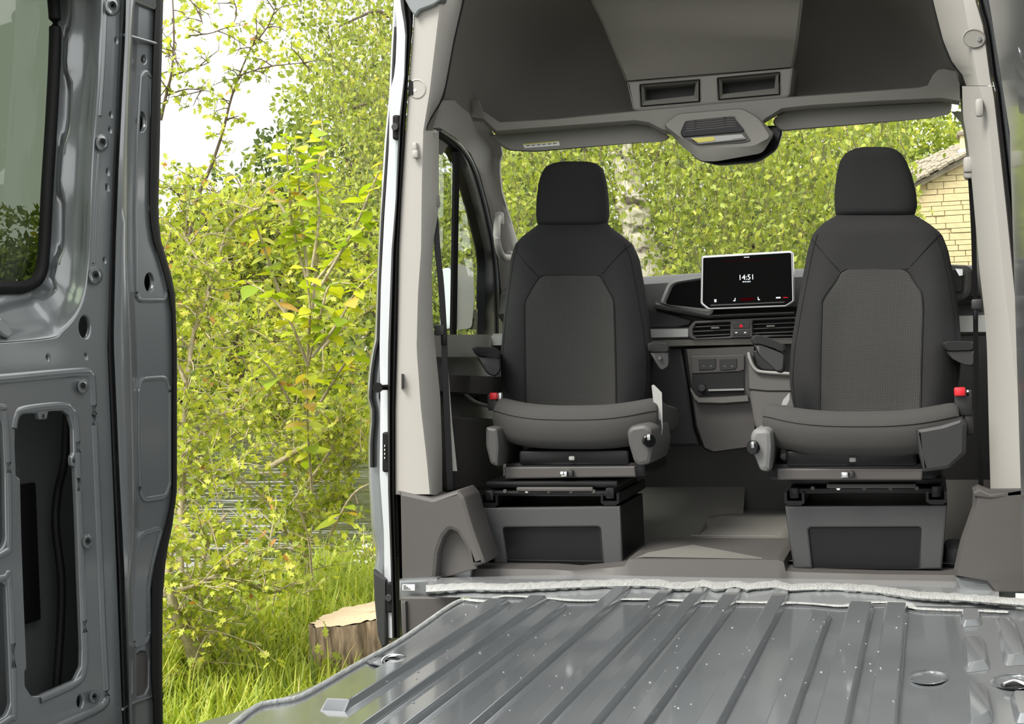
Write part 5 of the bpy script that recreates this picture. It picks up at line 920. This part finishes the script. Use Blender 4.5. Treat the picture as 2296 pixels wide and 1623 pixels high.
# ---------------------------------------------------------------- far shore trees
far = [(-22.8, 31, 2.2, 3.0, 4.3, 'leaf_far', 'pale green broad tree at the far left of the opposite shore'), (-20.2, 33, 2.3, 2.6, 4.0, 'leaf_haw', 'yellow-green bushy tree on the opposite shore behind the hawthorn'), (-18.0, 32, 2.4, 2.4, 4.4, 'leaf_far', 'low rounded green tree on the opposite shore left of the tallest one'),
       (-15.7, 33, 3.0, 2.6, 5.2, 'leaf_dark', 'tallest dark green tree on the opposite shore'), (-13.6, 32, 2.6, 2.6, 5.0, 'leaf_far', 'dark olive tree on the opposite shore right of the tallest one'), (-11.0, 34, 3.4, 3.0, 5.4, 'leaf_dark', 'dark tree on the opposite shore seen past the door pillar')]
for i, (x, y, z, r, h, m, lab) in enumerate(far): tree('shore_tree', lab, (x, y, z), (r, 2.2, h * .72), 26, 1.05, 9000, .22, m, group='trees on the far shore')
bush = [(-14.5, 28.6, -.1, 'low green bush at the water edge far behind the hawthorn stems'), (-12.3, 28.4, .0, 'low olive bush at the far water edge in the middle of the doorway'), (-10.4, 28.6, -.1, 'low bush at the far water edge next to the door pillar'), (-17.0, 28.6, .0, 'low bush at the far water edge beside the steel panel')]
for x, y, z, lab in bush: tree('shore_bush', lab, (x, y, z), (1.5, .9, 1.0), 14, .6, 3600, .14, 'leaf_dark', group='bushes on the far shore')
# trees ahead of the windscreen and side window
ahead = [(-7.2, 20, 2.6, 2.2, 4.2, 'leaf_far', 'green tree seen through the passenger door window'), (-4.6, 22, 2.8, 2.4, 4.4, 'leaf_dark', 'dark green tree behind the birch, left in the windscreen'), (-1.9, 23, 2.6, 2.5, 4.4, 'leaf_far', 'mid green tree behind the birch trunk'), (.3, 24.5, 3.0, 2.2, 4.6, 'leaf_birch', 'light green tree left of the stone gable roof'), (2.6, 26, 3.9, 2.0, 4.4, 'leaf_far', 'leafy tree rising above the stone gable roof')]
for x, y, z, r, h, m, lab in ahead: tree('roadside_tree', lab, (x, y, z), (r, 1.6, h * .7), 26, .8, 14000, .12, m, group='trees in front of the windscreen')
# ---------------------------------------------------------------- birch with hanging twigs
bi = thing('birch_tree', 'silver birch with peeling white trunk and hanging leafy twigs in the windscreen', 'tree', (-1.4, 13, GZ))
YT = 13.0
def trunk(name, pts, par, m, Y, n=12, k=5, sub=None):
    p = smooth_path([P(x, y, Y=Y + d) for x, y, w_, d in pts], k); r = np.interp(np.linspace(0, 1, len(p)), np.linspace(0, 1, len(pts)), [w_ / 2 * Y / FPX for _, _, w_, _ in pts])
    v, f = tube_arrays(p, r, n); v += rng.normal(scale=.012 * (r.max() / .13), size=v.shape); return fast_mesh(name, v, f, m, par, True)
trunk('trunk', [(1500, 860, 84, 0), (1480, 720, 78, 0), (1452, 600, 72, 0), (1437, 540, 68, 0), (1424, 490, 66, 0), (1418, 455, 70, 0), (1408, 420, 40, .05), (1394, 370, 34, .1), (1380, 325, 30, .15), (1355, 240, 26, .2), (1330, 100, 20, .3)], bi, 'birch_bark', YT)
trunk('trunk', [(1420, 460, 50, 0), (1424, 420, 30, -.05), (1418, 380, 24, -.1), (1405, 330, 20, -.2), (1400, 240, 18, -.2), (1390, 80, 14, -.3)], bi, 'birch_bark', YT)
bp_ = []
def limb(pts, r0, Y):
    p = smooth_path([P(x, y, Y=Y + d) for x, y, d in pts], 4); bp_.append((p, np.linspace(r0, .006, len(p)))); return p
limb([(1375, 320, .1), (1320, 345, 0), (1270, 340, -.5), (1180, 360, -1)], .02, YT); limb([(1690, 555, 0), (1720, 530, .3), (1790, 500, .5)], .018, 11.0); limb([(1655, 560, 0), (1672, 545, 0), (1680, 520, 0)], .01, 11.0)
limb([(1380, 100, 0), (1000, 20, -.5), (880, 35, -1), (840, 25, -1.5), (760, 60, -2)], .05, YT); limb([(1400, 100, 0), (1700, -40, -.5), (2000, -60, -1)], .05, YT); limb([(1390, -20, 0), (1150, -160, -.6), (700, -180, -1)], .05, YT)
limb([(845, 225, 0), (800, 240, 0), (740, 260, 0)], .02, 12)
strands = []; lp = []; la = []
def hang(px0, px1, py0, py1, n, Y0, Y1, l0, l1, step=.05, gap=None):
    for _ in range(n):
        Y = rng.uniform(Y0, Y1); px, py = rng.uniform(px0, px1), rng.uniform(py0, py1)
        if gap and not gap(px, py): continue
        if 1345 < px < 1490 and Y < 13.2 and py > 150 and rng.random() < .9: Y = rng.uniform(13.3, 15)
        o = np.array(P(px, py, Y=Y)); ln = rng.uniform(l0, l1); dr = rng.normal(scale=.10, size=2); k = max(3, int(ln / step)); tt = np.linspace(0, 1, k)
        p = o + np.stack([dr[0] * tt + .03 * np.sin(tt * 9 + px), dr[1] * tt, -ln * tt], 1); strands.append((p[::3] if k > 6 else p, .0013))
        a = rng.normal(size=(k, 3)); a[:, 2] -= .5; lp.append(p + rng.normal(size=(k, 3)) * .05); la.append(a)
hang(1090, 2030, 100, 590, 3000, 9.5, 14.8, .3, .9, .04)
hang(940, 1150, 250, 620, 380, 11, 14.5, .4, 1.0)
hang(560, 900, -140, 200, 900, 10.5, 13.5, .2, .75, .055, lambda x, y: rng.random() < np.clip((x - 560) / 230, .08, 1) and y < 60 + (x - 560) * .45)
hang(690, 880, 150, 420, 420, 11, 14, .3, .8, .055, lambda x, y: y < 120 + (x - 690) * 1.6 or y > 330)
lp = np.concatenate(lp); la = np.concatenate(la); multi_tube('twigs', bp_ + strands, 'stem_dark', bi, 4)
leaves('foliage', lp, la, rng.uniform(.042, .068, len(lp)), np.clip(rng.normal(.5, .24, len(lp)), 0, 1), T_OVAL, 'leaf_birch', bi, .2)
# ---------------------------------------------------------------- stone house at the right
YH = 16.0
ho = thing('stone_house', 'pale yellow stone gable with stone tiled roof at the right of the windscreen', 'house', P(2150, 740, Y=YH))
wall_px = [(2026, 424), (2168, 350), (2420, 480), (2420, 860), (2026, 860)]
hw = yplate('gable_wall', wall_px, YH + .03, .4, 'mortar', ho, .01)
sb = bpy.data.meshes.new('stone'); bm = bmesh.new(); bmesh.ops.create_cube(bm, size=1); bmesh.ops.bevel(bm, geom=list(bm.edges), offset=.04, segments=1, affect='EDGES'); bm.to_mesh(sb); bm.free(); sb.materials.append(MT['stone'])
ns = 0; z = P(2100, 640, Y=YH).z; zmax = P(2100, 350, Y=YH).z
while z < zmax and ns < 290:
    h = rng.uniform(.045, .085); x = P(2036, 500, Y=YH).x + rng.uniform(0, .1)
    while x < P(2200, 500, Y=YH).x:
        l = rng.uniform(.12, .42); xm_ = x + l / 2; vz = P(2026, 424, Y=YH).z + (xm_ - P(2026, 424, Y=YH).x) * (P(2168, 350, Y=YH).z - P(2026, 424, Y=YH).z) / (P(2168, 350, Y=YH).x - P(2026, 424, Y=YH).x)
        if z + h < vz - .02 and ns < 290:
            o = bpy.data.objects.new('stone', sb); col.objects.link(o); o.location = (xm_, YH + .02 + rng.uniform(-.008, .008), z + h / 2); o.scale = (l - .007, .045, h - .006); attach(o, hw); ns += 1
        x += l
    z += h
ra, rb_ = [(2026, 424), (2172, 348)], [(2020, 384), (2160, 326)]
tb = bpy.data.meshes.new('roof_tile'); bm = bmesh.new(); bmesh.ops.create_cube(bm, size=1); bm.to_mesh(tb); bm.free(); tb.materials.append(MT['slate_stone'])
e0, e1 = P(*ra[0], Y=YH - .08), P(*ra[1], Y=YH - .08); g0, g1 = P(*rb_[0], Y=YH + 1.1), P(*rb_[1], Y=YH + 1.1)
rf = grid_mesh('roof', [[e0, e1], [g0, g1], [g0 + Vector((0, 0, -.1)), g1 + Vector((0, 0, -.1))], [e0 + Vector((0, 0, -.06)), e1 + Vector((0, 0, -.06))]], 'slate_stone', ho, smooth=0, closed_v=True)
ux_ = (e1 - e0).normalized(); up_ = ((g0 + g1) / 2 - (e0 + e1) / 2).normalized(); nn = ux_.cross(up_).normalized()
if nn.z < 0: nn = -nn
Rm = Matrix((ux_, (up_ - ux_ * up_.dot(ux_)).normalized(), nn)).transposed().to_4x4()
for r_ in range(9):
    t_ = (r_ + .4) / 9; a = e0.lerp(g0, t_); b = e1.lerp(g1, t_); s = rng.uniform(0, .04)
    while s < .97:
        w_ = rng.uniform(.05, .1); o = bpy.data.objects.new('roof_tile', tb); col.objects.link(o)
        o.matrix_basis = Matrix.Translation(a.lerp(b, s + w_ / 2) + nn * (.02 + rng.uniform(0, .018))) @ Rm @ Matrix.Rotation(rng.uniform(-.03, .03), 4, 'Z') @ Matrix.Diagonal(((b - a).length * w_ * .94, .18, .028, 1)); attach(o, rf); s += w_
ch = rbox('chimney', P(2170, 322, Y=YH + .4), (.17, .3, .28), 'stone', ho, .01); rbox('chimney_cap', P(2168, 302, Y=YH + .4), (.22, .36, .05), 'slate_stone', ch, .012); rbox('lead_flashing', P(2168, 342, Y=YH + .2), (.19, .2, .06), 'lead', ch, .006)
# ---------------------------------------------------------------- tree stump on the bank
sx = P(800, 1500, Z=GZ); su_ = thing('tree_stump', 'sawn tree stump with rough bark and pale cut top on the grassy bank', 'stump', (sx.x, sx.y, GZ))
Rs = .29; top_z = P(770, 1368, Y=sx.y).z; rows = []
cx0 = P(712, 1420, Y=sx.y).x + Rs * .97
rad = lambda a, z: Rs * (1 + .07 * math.sin(3 * a + 1) + .035 * math.sin(11 * a) + .03 * math.sin(29 * a + 3 * z) + .12 * max(0, (GZ + .12 - z) * 4))
tz_ = lambda a: top_z + .045 * math.cos(a - .4) - .02 * math.sin(a)
A_n = 84
for k in range(9):
    rows.append([Vector((cx0 + rad(2 * math.pi * i / A_n, GZ - .1 + (tz_(2 * math.pi * i / A_n) - GZ + .1) * k / 8) * math.cos(2 * math.pi * i / A_n), sx.y + rad(2 * math.pi * i / A_n, 0) * math.sin(2 * math.pi * i / A_n), GZ - .1 + (tz_(2 * math.pi * i / A_n) - GZ + .1) * k / 8)) for i in range(A_n)])
grid_mesh('bark', rows, 'bark', su_, closed_u=True, smooth=50)
topr = []
for q in (1.0, .8, .5, .2, .02): topr.append([Vector((cx0 + q * .985 * (v_.x - cx0), sx.y + q * .985 * (v_.y - sx.y), top_z + (v_.z - top_z) * q + .004 + rng.uniform(-.003, .003))) for v_ in rows[-1]])
grid_mesh('cut_face', topr, 'cut_wood', su_, closed_u=True, cap=True, smooth=40)
iv = []; ia = []
for (x, y) in ((722, 1390), (730, 1432), (712, 1440), (735, 1470), (716, 1452), (742, 1462)): iv.append(np.array(P(x, y, Y=sx.y - Rs - .04))); ia.append(rng.normal(size=3) + np.array([.5, -.2, -.3]))
leaves('ivy_leaves', np.array(iv), np.array(ia), np.full(len(iv), .05), rng.uniform(.2, .6, len(iv)), T_HAW, 'leaf_haw', su_, .1)
# ---------------------------------------------------------------- shrubs at the doorway
def unitv(v): return v / (np.linalg.norm(v) + 1e-9)
def shrub(name, lab, stems, spray, leaf, m, group, stem_m='stem_pale', tm=T_HAW, per=.035, bias=(.45, .1), far_fill=None, dens=1.0):
    """stems: world polylines with radii; spray: (twigs per metre, twig length); leaves sit along the twigs"""
    b = stems[0][0][0]; t = thing(name, lab, 'shrub', tuple(b), group); paths = []; lp = []; la = []
    for pts, r0, r1 in stems:
        p = np.array(smooth_path(pts, 5)); paths.append((p, np.linspace(r0, r1, len(p)))); seg = np.linalg.norm(np.diff(p, axis=0), axis=1); L_ = seg.sum(); cum = np.concatenate([[0], np.cumsum(seg)])
        n = int(L_ * spray[0])
        for s in rng.uniform(.18, 1, n) * L_:
            o = np.array([np.interp(s, cum, p[:, k]) for k in range(3)]); d = unitv(rng.normal(size=3) * np.array([1, .8, .7]) + np.array([0, -.1, bias[0]])); ln = spray[1] * rng.uniform(.45, 1.3)
            mid = o + d * ln * .5 + np.array([0, 0, bias[1] * ln * .3]); e = o + d * ln + rng.normal(scale=.12 * ln, size=3) + np.array([0, 0, -bias[1] * ln]); tw = np.array(smooth_path([o, mid, e], 4)); paths.append((tw, np.linspace(.0035, .0015, len(tw))))
            k = max(3, int(ln / per * dens)); tt = rng.uniform(.12, 1, k); i0 = tt * (len(tw) - 1); q = np.stack([np.interp(i0, np.arange(len(tw)), tw[:, c]) for c in range(3)], 1); a = unit(rng.normal(size=(k, 3)) + (e - o)[None] / ln * .5); lp.append(q + a * .012); la.append(a)
            for _ in range(2):
                j = rng.integers(2, len(tw)); d2 = unitv(d + rng.normal(size=3) * .8); ln2 = ln * rng.uniform(.3, .55); e2 = tw[j] + d2 * ln2; paths.append(([tw[j], e2], [.002, .001])); k2 = max(2, int(ln2 / per * dens)); u = rng.uniform(.15, 1, k2)[:, None]; a = unit(rng.normal(size=(k2, 3)) + d2 * .5); lp.append(tw[j] + d2 * ln2 * u + a * .012); la.append(a)
    multi_tube('stems', paths, stem_m, t, 5); lp = np.concatenate(lp); la = np.concatenate(la); n = len(lp)
    leaves('foliage', lp, la, rng.uniform(.7, 1.3, n) * leaf, np.clip(rng.beta(2.2, 2.2, n) * .95 + (rng.random(n) < .03) * .4, 0, 1), tm, m, t, .35); return t
def W(pts): return [np.array(P(x, y, Y=Y)) for x, y, Y in pts]
sg = 'shrubs on the bank outside the doorway'
shrub('hawthorn_shrub', 'small-leaved hawthorn with pale stems rising right beside the steel panel', [
    (W([(462, 1600, 4.75), (440, 1500, 4.75), (424, 1440, 4.7), (402, 1390, 4.65), (384, 1330, 4.6), (372, 1240, 4.6)]), .034, .012), (W([(452, 1590, 4.8), (450, 1480, 4.8), (452, 1340, 4.8), (456, 1255, 4.8), (480, 1190, 4.8), (510, 1150, 4.85)]), .016, .006),
    (W([(415, 1420, 4.7), (404, 1250, 4.9), (410, 1060, 5.0), (416, 900, 5.1), (432, 760, 5.2), (452, 700, 5.2), (486, 590, 5.25), (520, 500, 5.3), (585, 465, 5.3)]), .016, .006), (W([(452, 700, 5.2), (470, 640, 5.2), (430, 560, 5.2), (410, 520, 5.2)]), .008, .004),
    (W([(365, 1335, 4.6), (440, 1311, 4.62), (478, 1292, 4.65), (540, 1258, 4.7), (600, 1240, 4.7), (614, 1213, 4.7)]), .009, .004), (W([(478, 1292, 4.65), (540, 1304, 4.7), (600, 1330, 4.75), (632, 1320, 4.75)]), .006, .003), (W([(365, 1400, 4.6), (400, 1412, 4.65), (470, 1413, 4.7), (505, 1418, 4.75)]), .006, .003),
    (W([(400, 1150, 5.0), (430, 1100, 5.0), (478, 1075, 5.1)]), .008, .004), (W([(425, 1590, 4.95), (400, 1480, 4.95), (386, 1380, 4.95), (380, 1280, 4.95), (400, 1180, 5.0)]), .01, .004), (W([(470, 1560, 5.1), (490, 1440, 5.1), (520, 1330, 5.1), (560, 1260, 5.1)]), .008, .003), (W([(400, 1480, 4.95), (440, 1430, 5.0), (480, 1390, 5.0)]), .006, .003), (W([(360, 1010, 5.0), (420, 1005, 5.0), (455, 985, 5.0), (458, 968, 5.0)]), .006, .003), (W([(410, 1000, 5.1), (500, 940, 5.2), (560, 900, 5.2)]), .008, .003), (W([(416, 860, 5.1), (380, 760, 5.1), (370, 640, 5.1)]), .008, .003)],
    (44, .2), .036, 'leaf_haw', sg, dens=1.8)
shrub('hawthorn_shrub', 'sparse hawthorn branches against the white sky in the upper left of the doorway', [
    (W([(420, 560, 5.6), (440, 450, 5.6), (470, 380, 5.6), (498, 300, 5.6), (520, 215, 5.6), (548, 140, 5.6), (580, 72, 5.6)]), .011, .003), (W([(360, 270, 5.2), (372, 215, 5.2), (385, 160, 5.2), (390, 80, 5.2), (386, -20, 5.2)]), .008, .003), (W([(385, 170, 5.2), (430, 155, 5.25), (470, 140, 5.3)]), .005, .002),
    (W([(535, 170, 5.6), (600, 150, 5.6), (690, 140, 5.6)]), .005, .002), (W([(372, 215, 5.2), (420, 200, 5.25), (470, 205, 5.3)]), .005, .002), (W([(420, 80, 5.4), (470, 75, 5.4), (512, 60, 5.4)]), .004, .002), (W([(400, -40, 5.4), (440, 20, 5.4), (455, 55, 5.4)]), .004, .002), (W([(500, -60, 5.8), (530, 20, 5.8), (520, 60, 5.8)]), .004, .002), (W([(560, 110, 5.6), (600, 60, 5.6), (620, 10, 5.6)]), .005, .002)],
    (26, .11), .037, 'leaf_haw', sg, 'stem_dark', dens=1.3, bias=(.1, .1))
shrub('hawthorn_shrub', 'dense yellow-green hawthorn in the middle of the doorway above the stump', [
    (W([(700, 1420, 6.3), (690, 1300, 6.3), (688, 1200, 6.3), (672, 1100, 6.3), (660, 990, 6.3), (670, 880, 6.3), (690, 790, 6.3), (700, 700, 6.3)]), .02, .006), (W([(690, 1250, 6.3), (650, 1210, 6.2), (620, 1150, 6.1), (560, 1090, 6.0), (500, 1060, 5.9)]), .01, .004),
    (W([(610, 1045, 6.0), (700, 990, 6.0), (750, 950, 6.0), (765, 920, 6.0)]), .016, .006), (W([(690, 1085, 6.0), (740, 1010, 6.0), (765, 960, 6.0), (785, 915, 6.0)]), .008, .004), (W([(672, 1100, 6.3), (740, 1060, 6.3), (800, 1000, 6.3), (830, 940, 6.3)]), .008, .003), (W([(715, 790, 6.0), (760, 745, 6.0), (800, 715, 6.0), (845, 685, 6.0)]), .009, .004),
    (W([(660, 990, 6.3), (600, 920, 6.2), (540, 880, 6.2), (480, 850, 6.2)]), .008, .003), (W([(670, 880, 6.3), (740, 850, 6.3), (800, 830, 6.3), (840, 800, 6.3)]), .008, .003), (W([(660, 930, 6.3), (580, 960, 6.2), (520, 990, 6.2)]), .006, .003), (W([(800, 1130, 6.3), (780, 1050, 6.3), (775, 960, 6.3)]), .008, .003), (W([(690, 800, 6.3), (620, 760, 6.3), (540, 740, 6.3), (470, 760, 6.3)]), .008, .003), (W([(680, 1180, 6.3), (740, 1150, 6.3), (790, 1120, 6.3)]), .006, .003)],
    (46, .22), .038, 'leaf_haw', sg, dens=1.8)
shrub('hawthorn_shrub', 'brownish hawthorn thicket in the upper middle of the doorway behind the large leaves', [
    (W([(560, 1000, 7.0), (540, 850, 7.0), (530, 700, 7.0), (545, 580, 7.0), (560, 470, 7.0)]), .016, .006), (W([(540, 850, 7.0), (460, 740, 7.0), (400, 640, 7.0), (370, 540, 7.0)]), .012, .004), (W([(530, 700, 7.0), (460, 600, 7.0), (420, 500, 7.0), (400, 430, 7.0)]), .01, .004), (W([(545, 600, 7.0), (620, 530, 7.0), (680, 480, 7.0)]), .008, .003),
    (W([(545, 640, 7.0), (620, 620, 7.0), (720, 600, 7.0), (800, 560, 7.0)]), .008, .003), (W([(535, 760, 7.0), (640, 700, 7.0), (760, 660, 7.0), (840, 610, 7.0)]), .01, .003), (W([(550, 560, 7.0), (500, 470, 7.0), (470, 410, 7.0)]), .008, .003), (W([(560, 900, 7.0), (680, 860, 7.0), (800, 850, 7.0)]), .008, .003), (W([(540, 900, 7.0), (460, 900, 7.0), (390, 880, 7.0)]), .008, .003), (W([(560, 960, 7.0), (480, 1010, 7.0), (400, 1050, 7.0)]), .008, .003)],
    (46, .28), .042, 'leaf_haw', sg, 'stem_dark', dens=1.7)
# ---- large-leaved shrub: every big leaf is its own piece
lm_ = bpy.data.meshes.new('leaf'); bm = bmesh.new(); sec = [(0, .02), (.15, .2), (.38, .33), (.62, .28), (.82, .14), (1, .0)]; vv = []
for x, w_ in sec: 
    zz = -.28 * x * x; vv.append([bm.verts.new((x, -w_, zz + .10 * w_)), bm.verts.new((x, -w_ * .5, zz + .03 * w_)), bm.verts.new((x, 0, zz)), bm.verts.new((x, w_ * .5, zz + .03 * w_)), bm.verts.new((x, w_, zz + .10 * w_))])
for a, b in zip(vv, vv[1:]):
    for k in range(4): bm.faces.new((a[k], b[k], b[k + 1], a[k + 1]))
bmesh.ops.remove_doubles(bm, verts=bm.verts, dist=1e-4); bm.to_mesh(lm_); bm.free(); lm_.materials.append(MT['leaf_big']); lm_.polygons.foreach_set('use_smooth', [True] * len(lm_.polygons))
vb = thing('broad_leaved_shrub', 'shrub with large bright yellow-green leaves and coppery shoot tips', 'shrub', tuple(P(690, 1330, Y=5.9)), sg)
shoots = [[(700, 700, 5.6), (712, 560, 5.55), (712, 430, 5.5), (724, 340, 5.5), (722, 272, 5.5)], [(690, 640, 5.5), (655, 500, 5.5), (648, 400, 5.5), (640, 305, 5.5)], [(690, 620, 5.5), (676, 480, 5.5), (668, 380, 5.5), (662, 310, 5.5)], [(700, 600, 5.4), (716, 480, 5.4), (708, 400, 5.4), (722, 340, 5.4)], [(720, 640, 5.3), (790, 520, 5.3), (830, 430, 5.3), (858, 365, 5.3)], [(640, 700, 5.5), (580, 520, 5.5), (530, 400, 5.5), (510, 395, 5.5)], [(690, 800, 5.3), (695, 700, 5.2), (690, 640, 5.2), (680, 600, 5.2)],
          [(690, 820, 5.2), (650, 720, 5.1), (600, 660, 5.1), (550, 630, 5.1)], [(700, 800, 5.2), (760, 720, 5.2), (800, 650, 5.2), (850, 600, 5.2)], [(700, 640, 5.4), (770, 560, 5.4), (830, 500, 5.4), (870, 500, 5.4)], [(690, 820, 5.3), (720, 700, 5.2), (740, 640, 5.2), (786, 636, 5.2)], [(650, 900, 5.3), (600, 820, 5.2), (560, 790, 5.2)], [(720, 900, 5.4), (770, 820, 5.3), (830, 740, 5.3)], [(700, 1100, 5.8), (690, 960, 5.6), (690, 820, 5.4)], [(740, 1200, 5.6), (790, 1110, 5.5), (840, 1080, 5.5)], [(700, 1300, 6.0), (690, 1200, 5.9), (660, 1120, 5.8)], [(640, 480, 5.7), (600, 420, 5.7), (560, 410, 5.7)]]
vp_ = []; nl = 0
for si, s in enumerate(shoots):
    p = np.array(smooth_path(W(s), 6)); vp_.append((p, np.linspace(.007, .003, len(p)))); seg = np.linalg.norm(np.diff(p, axis=0), axis=1); cum = np.concatenate([[0], np.cumsum(seg)]); L_ = cum[-1]; k = max(3, int(L_ / .05)); an = rng.uniform(0, 6)
    for j in range(k):
        u = .25 + .75 * j / (k - 1); o = np.array([np.interp(u * L_, cum, p[:, c]) for c in range(3)]); an += 1.57
        for q in (0, 1):
            if nl >= 295: break
            a_ = an + q * math.pi + rng.normal() * .4; d = Vector((math.cos(a_), math.sin(a_), rng.uniform(-.35, .35))).normalized(); sz = rng.uniform(.07, .115) * (1 - .35 * (j == k - 1)); side_ = d.cross(Vector((rng.normal() * .3, rng.normal() * .3, 1))).normalized(); up2 = side_.cross(d)
            lf = bpy.data.objects.new('leaf', lm_); col.objects.link(lf); attach(lf, vb); nl += 1
            lf.matrix_basis = Matrix.Translation(Vector(o)) @ Matrix((d, -side_, up2)).transposed().to_4x4() @ Matrix.Scale(sz, 4)
multi_tube('stems', vp_, 'stem_pale', vb, 6)
# ---------------------------------------------------------------- grass and flowers on the bank
def grass(n):
    x = rng.uniform(-3.1, -1.05, n); y = rng.uniform(3.6, 7.6, n) ; tall = np.clip(.11 + .16 * (-x - 1.2) / 1.5 + rng.normal(0, .06, n), .06, .5)
    tall *= np.where((np.abs(x - cx0) < .5) & (y < sx.y + .4), .75, 1)
    keep = ~((np.abs(x - cx0) < Rs * 1.02) & (np.abs(y - sx.y) < Rs * 1.02)) & (x > -2.9 - .1 * rng.random(n)); x, y, tall = x[keep], y[keep], tall[keep]; n = len(x)
    z = np.array([gz(a, b) for a, b in zip(x, y)]); a = rng.uniform(0, 2 * np.pi, n); bend = rng.uniform(.1, .9, n) * tall; dx, dy = np.cos(a), np.sin(a); w_ = rng.uniform(.0025, .006, n)
    V = []
    for t_, kk in ((0, 1), (.45, .85), (.8, .5), (1, .02)):
        cx_ = x + dx * bend * t_ ** 2; cy_ = y + dy * bend * t_ ** 2; cz_ = z + tall * t_ * (1 - .25 * t_ * (bend / tall))
        V.append(np.stack([cx_ - dy * w_ * kk, cy_ + dx * w_ * kk, cz_], 1)); V.append(np.stack([cx_ + dy * w_ * kk, cy_ - dx * w_ * kk, cz_], 1))
    V = np.stack(V, 1); f = np.array([(0, 1, 3, 2), (2, 3, 5, 4), (4, 5, 7, 6)])[None] + (np.arange(n) * 8)[:, None, None]
    return props(fast_mesh('grass', V.reshape(-1, 3), f.reshape(-1, 4), 'grass', None, False, np.repeat(np.clip(rng.normal(.5, .22, n), 0, 1), 8)), 'long bright green grass growing on the pond bank', 'grass', kind='stuff')
grass(26000)
shrub('leafy_weed', 'leafy green weeds growing on the bank beside the stump', [(W([(640, 1500, 5.6), (620, 1400, 5.6), (600, 1340, 5.6)]), .006, .003), (W([(660, 1420, 6.0), (655, 1340, 6.0), (660, 1270, 6.0)]), .006, .003), (W([(560, 1520, 5.2), (540, 1440, 5.2), (520, 1370, 5.2)]), .006, .003), (W([(600, 1480, 5.4), (585, 1400, 5.4), (575, 1340, 5.4)]), .006, .003)], (22, .14), .05, 'leaf_haw', None, 'stem_pale', T_OVAL)
wf = shrub('flowering_weed', 'white-flowered weeds at the water edge beside the door pillar', [(W([(800, 1360, 7.2), (806, 1280, 7.2), (815, 1220, 7.2)]), .006, .003), (W([(830, 1350, 7.3), (834, 1260, 7.3), (838, 1205, 7.3)]), .006, .003), (W([(770, 1370, 7.4), (776, 1320, 7.4), (790, 1270, 7.4)]), .006, .003), (W([(850, 1350, 7.2), (852, 1280, 7.2), (850, 1230, 7.2)]), .006, .003)], (30, .16), .05, 'leaf_haw', None, 'stem_pale', T_OVAL)
fp_ = np.concatenate([np.array(P(x, y, Y=7.1)) + rng.normal(scale=.03, size=(22, 3)) * np.array([1, 1, .25]) for x, y in ((800, 1238), (826, 1222), (815, 1262), (842, 1250), (786, 1262), (820, 1285), (846, 1215))])
leaves('flower_heads', fp_, rng.normal(size=fp_.shape), np.full(len(fp_), .016), np.zeros(len(fp_)), T_OVAL, 'petal', wf, .6)
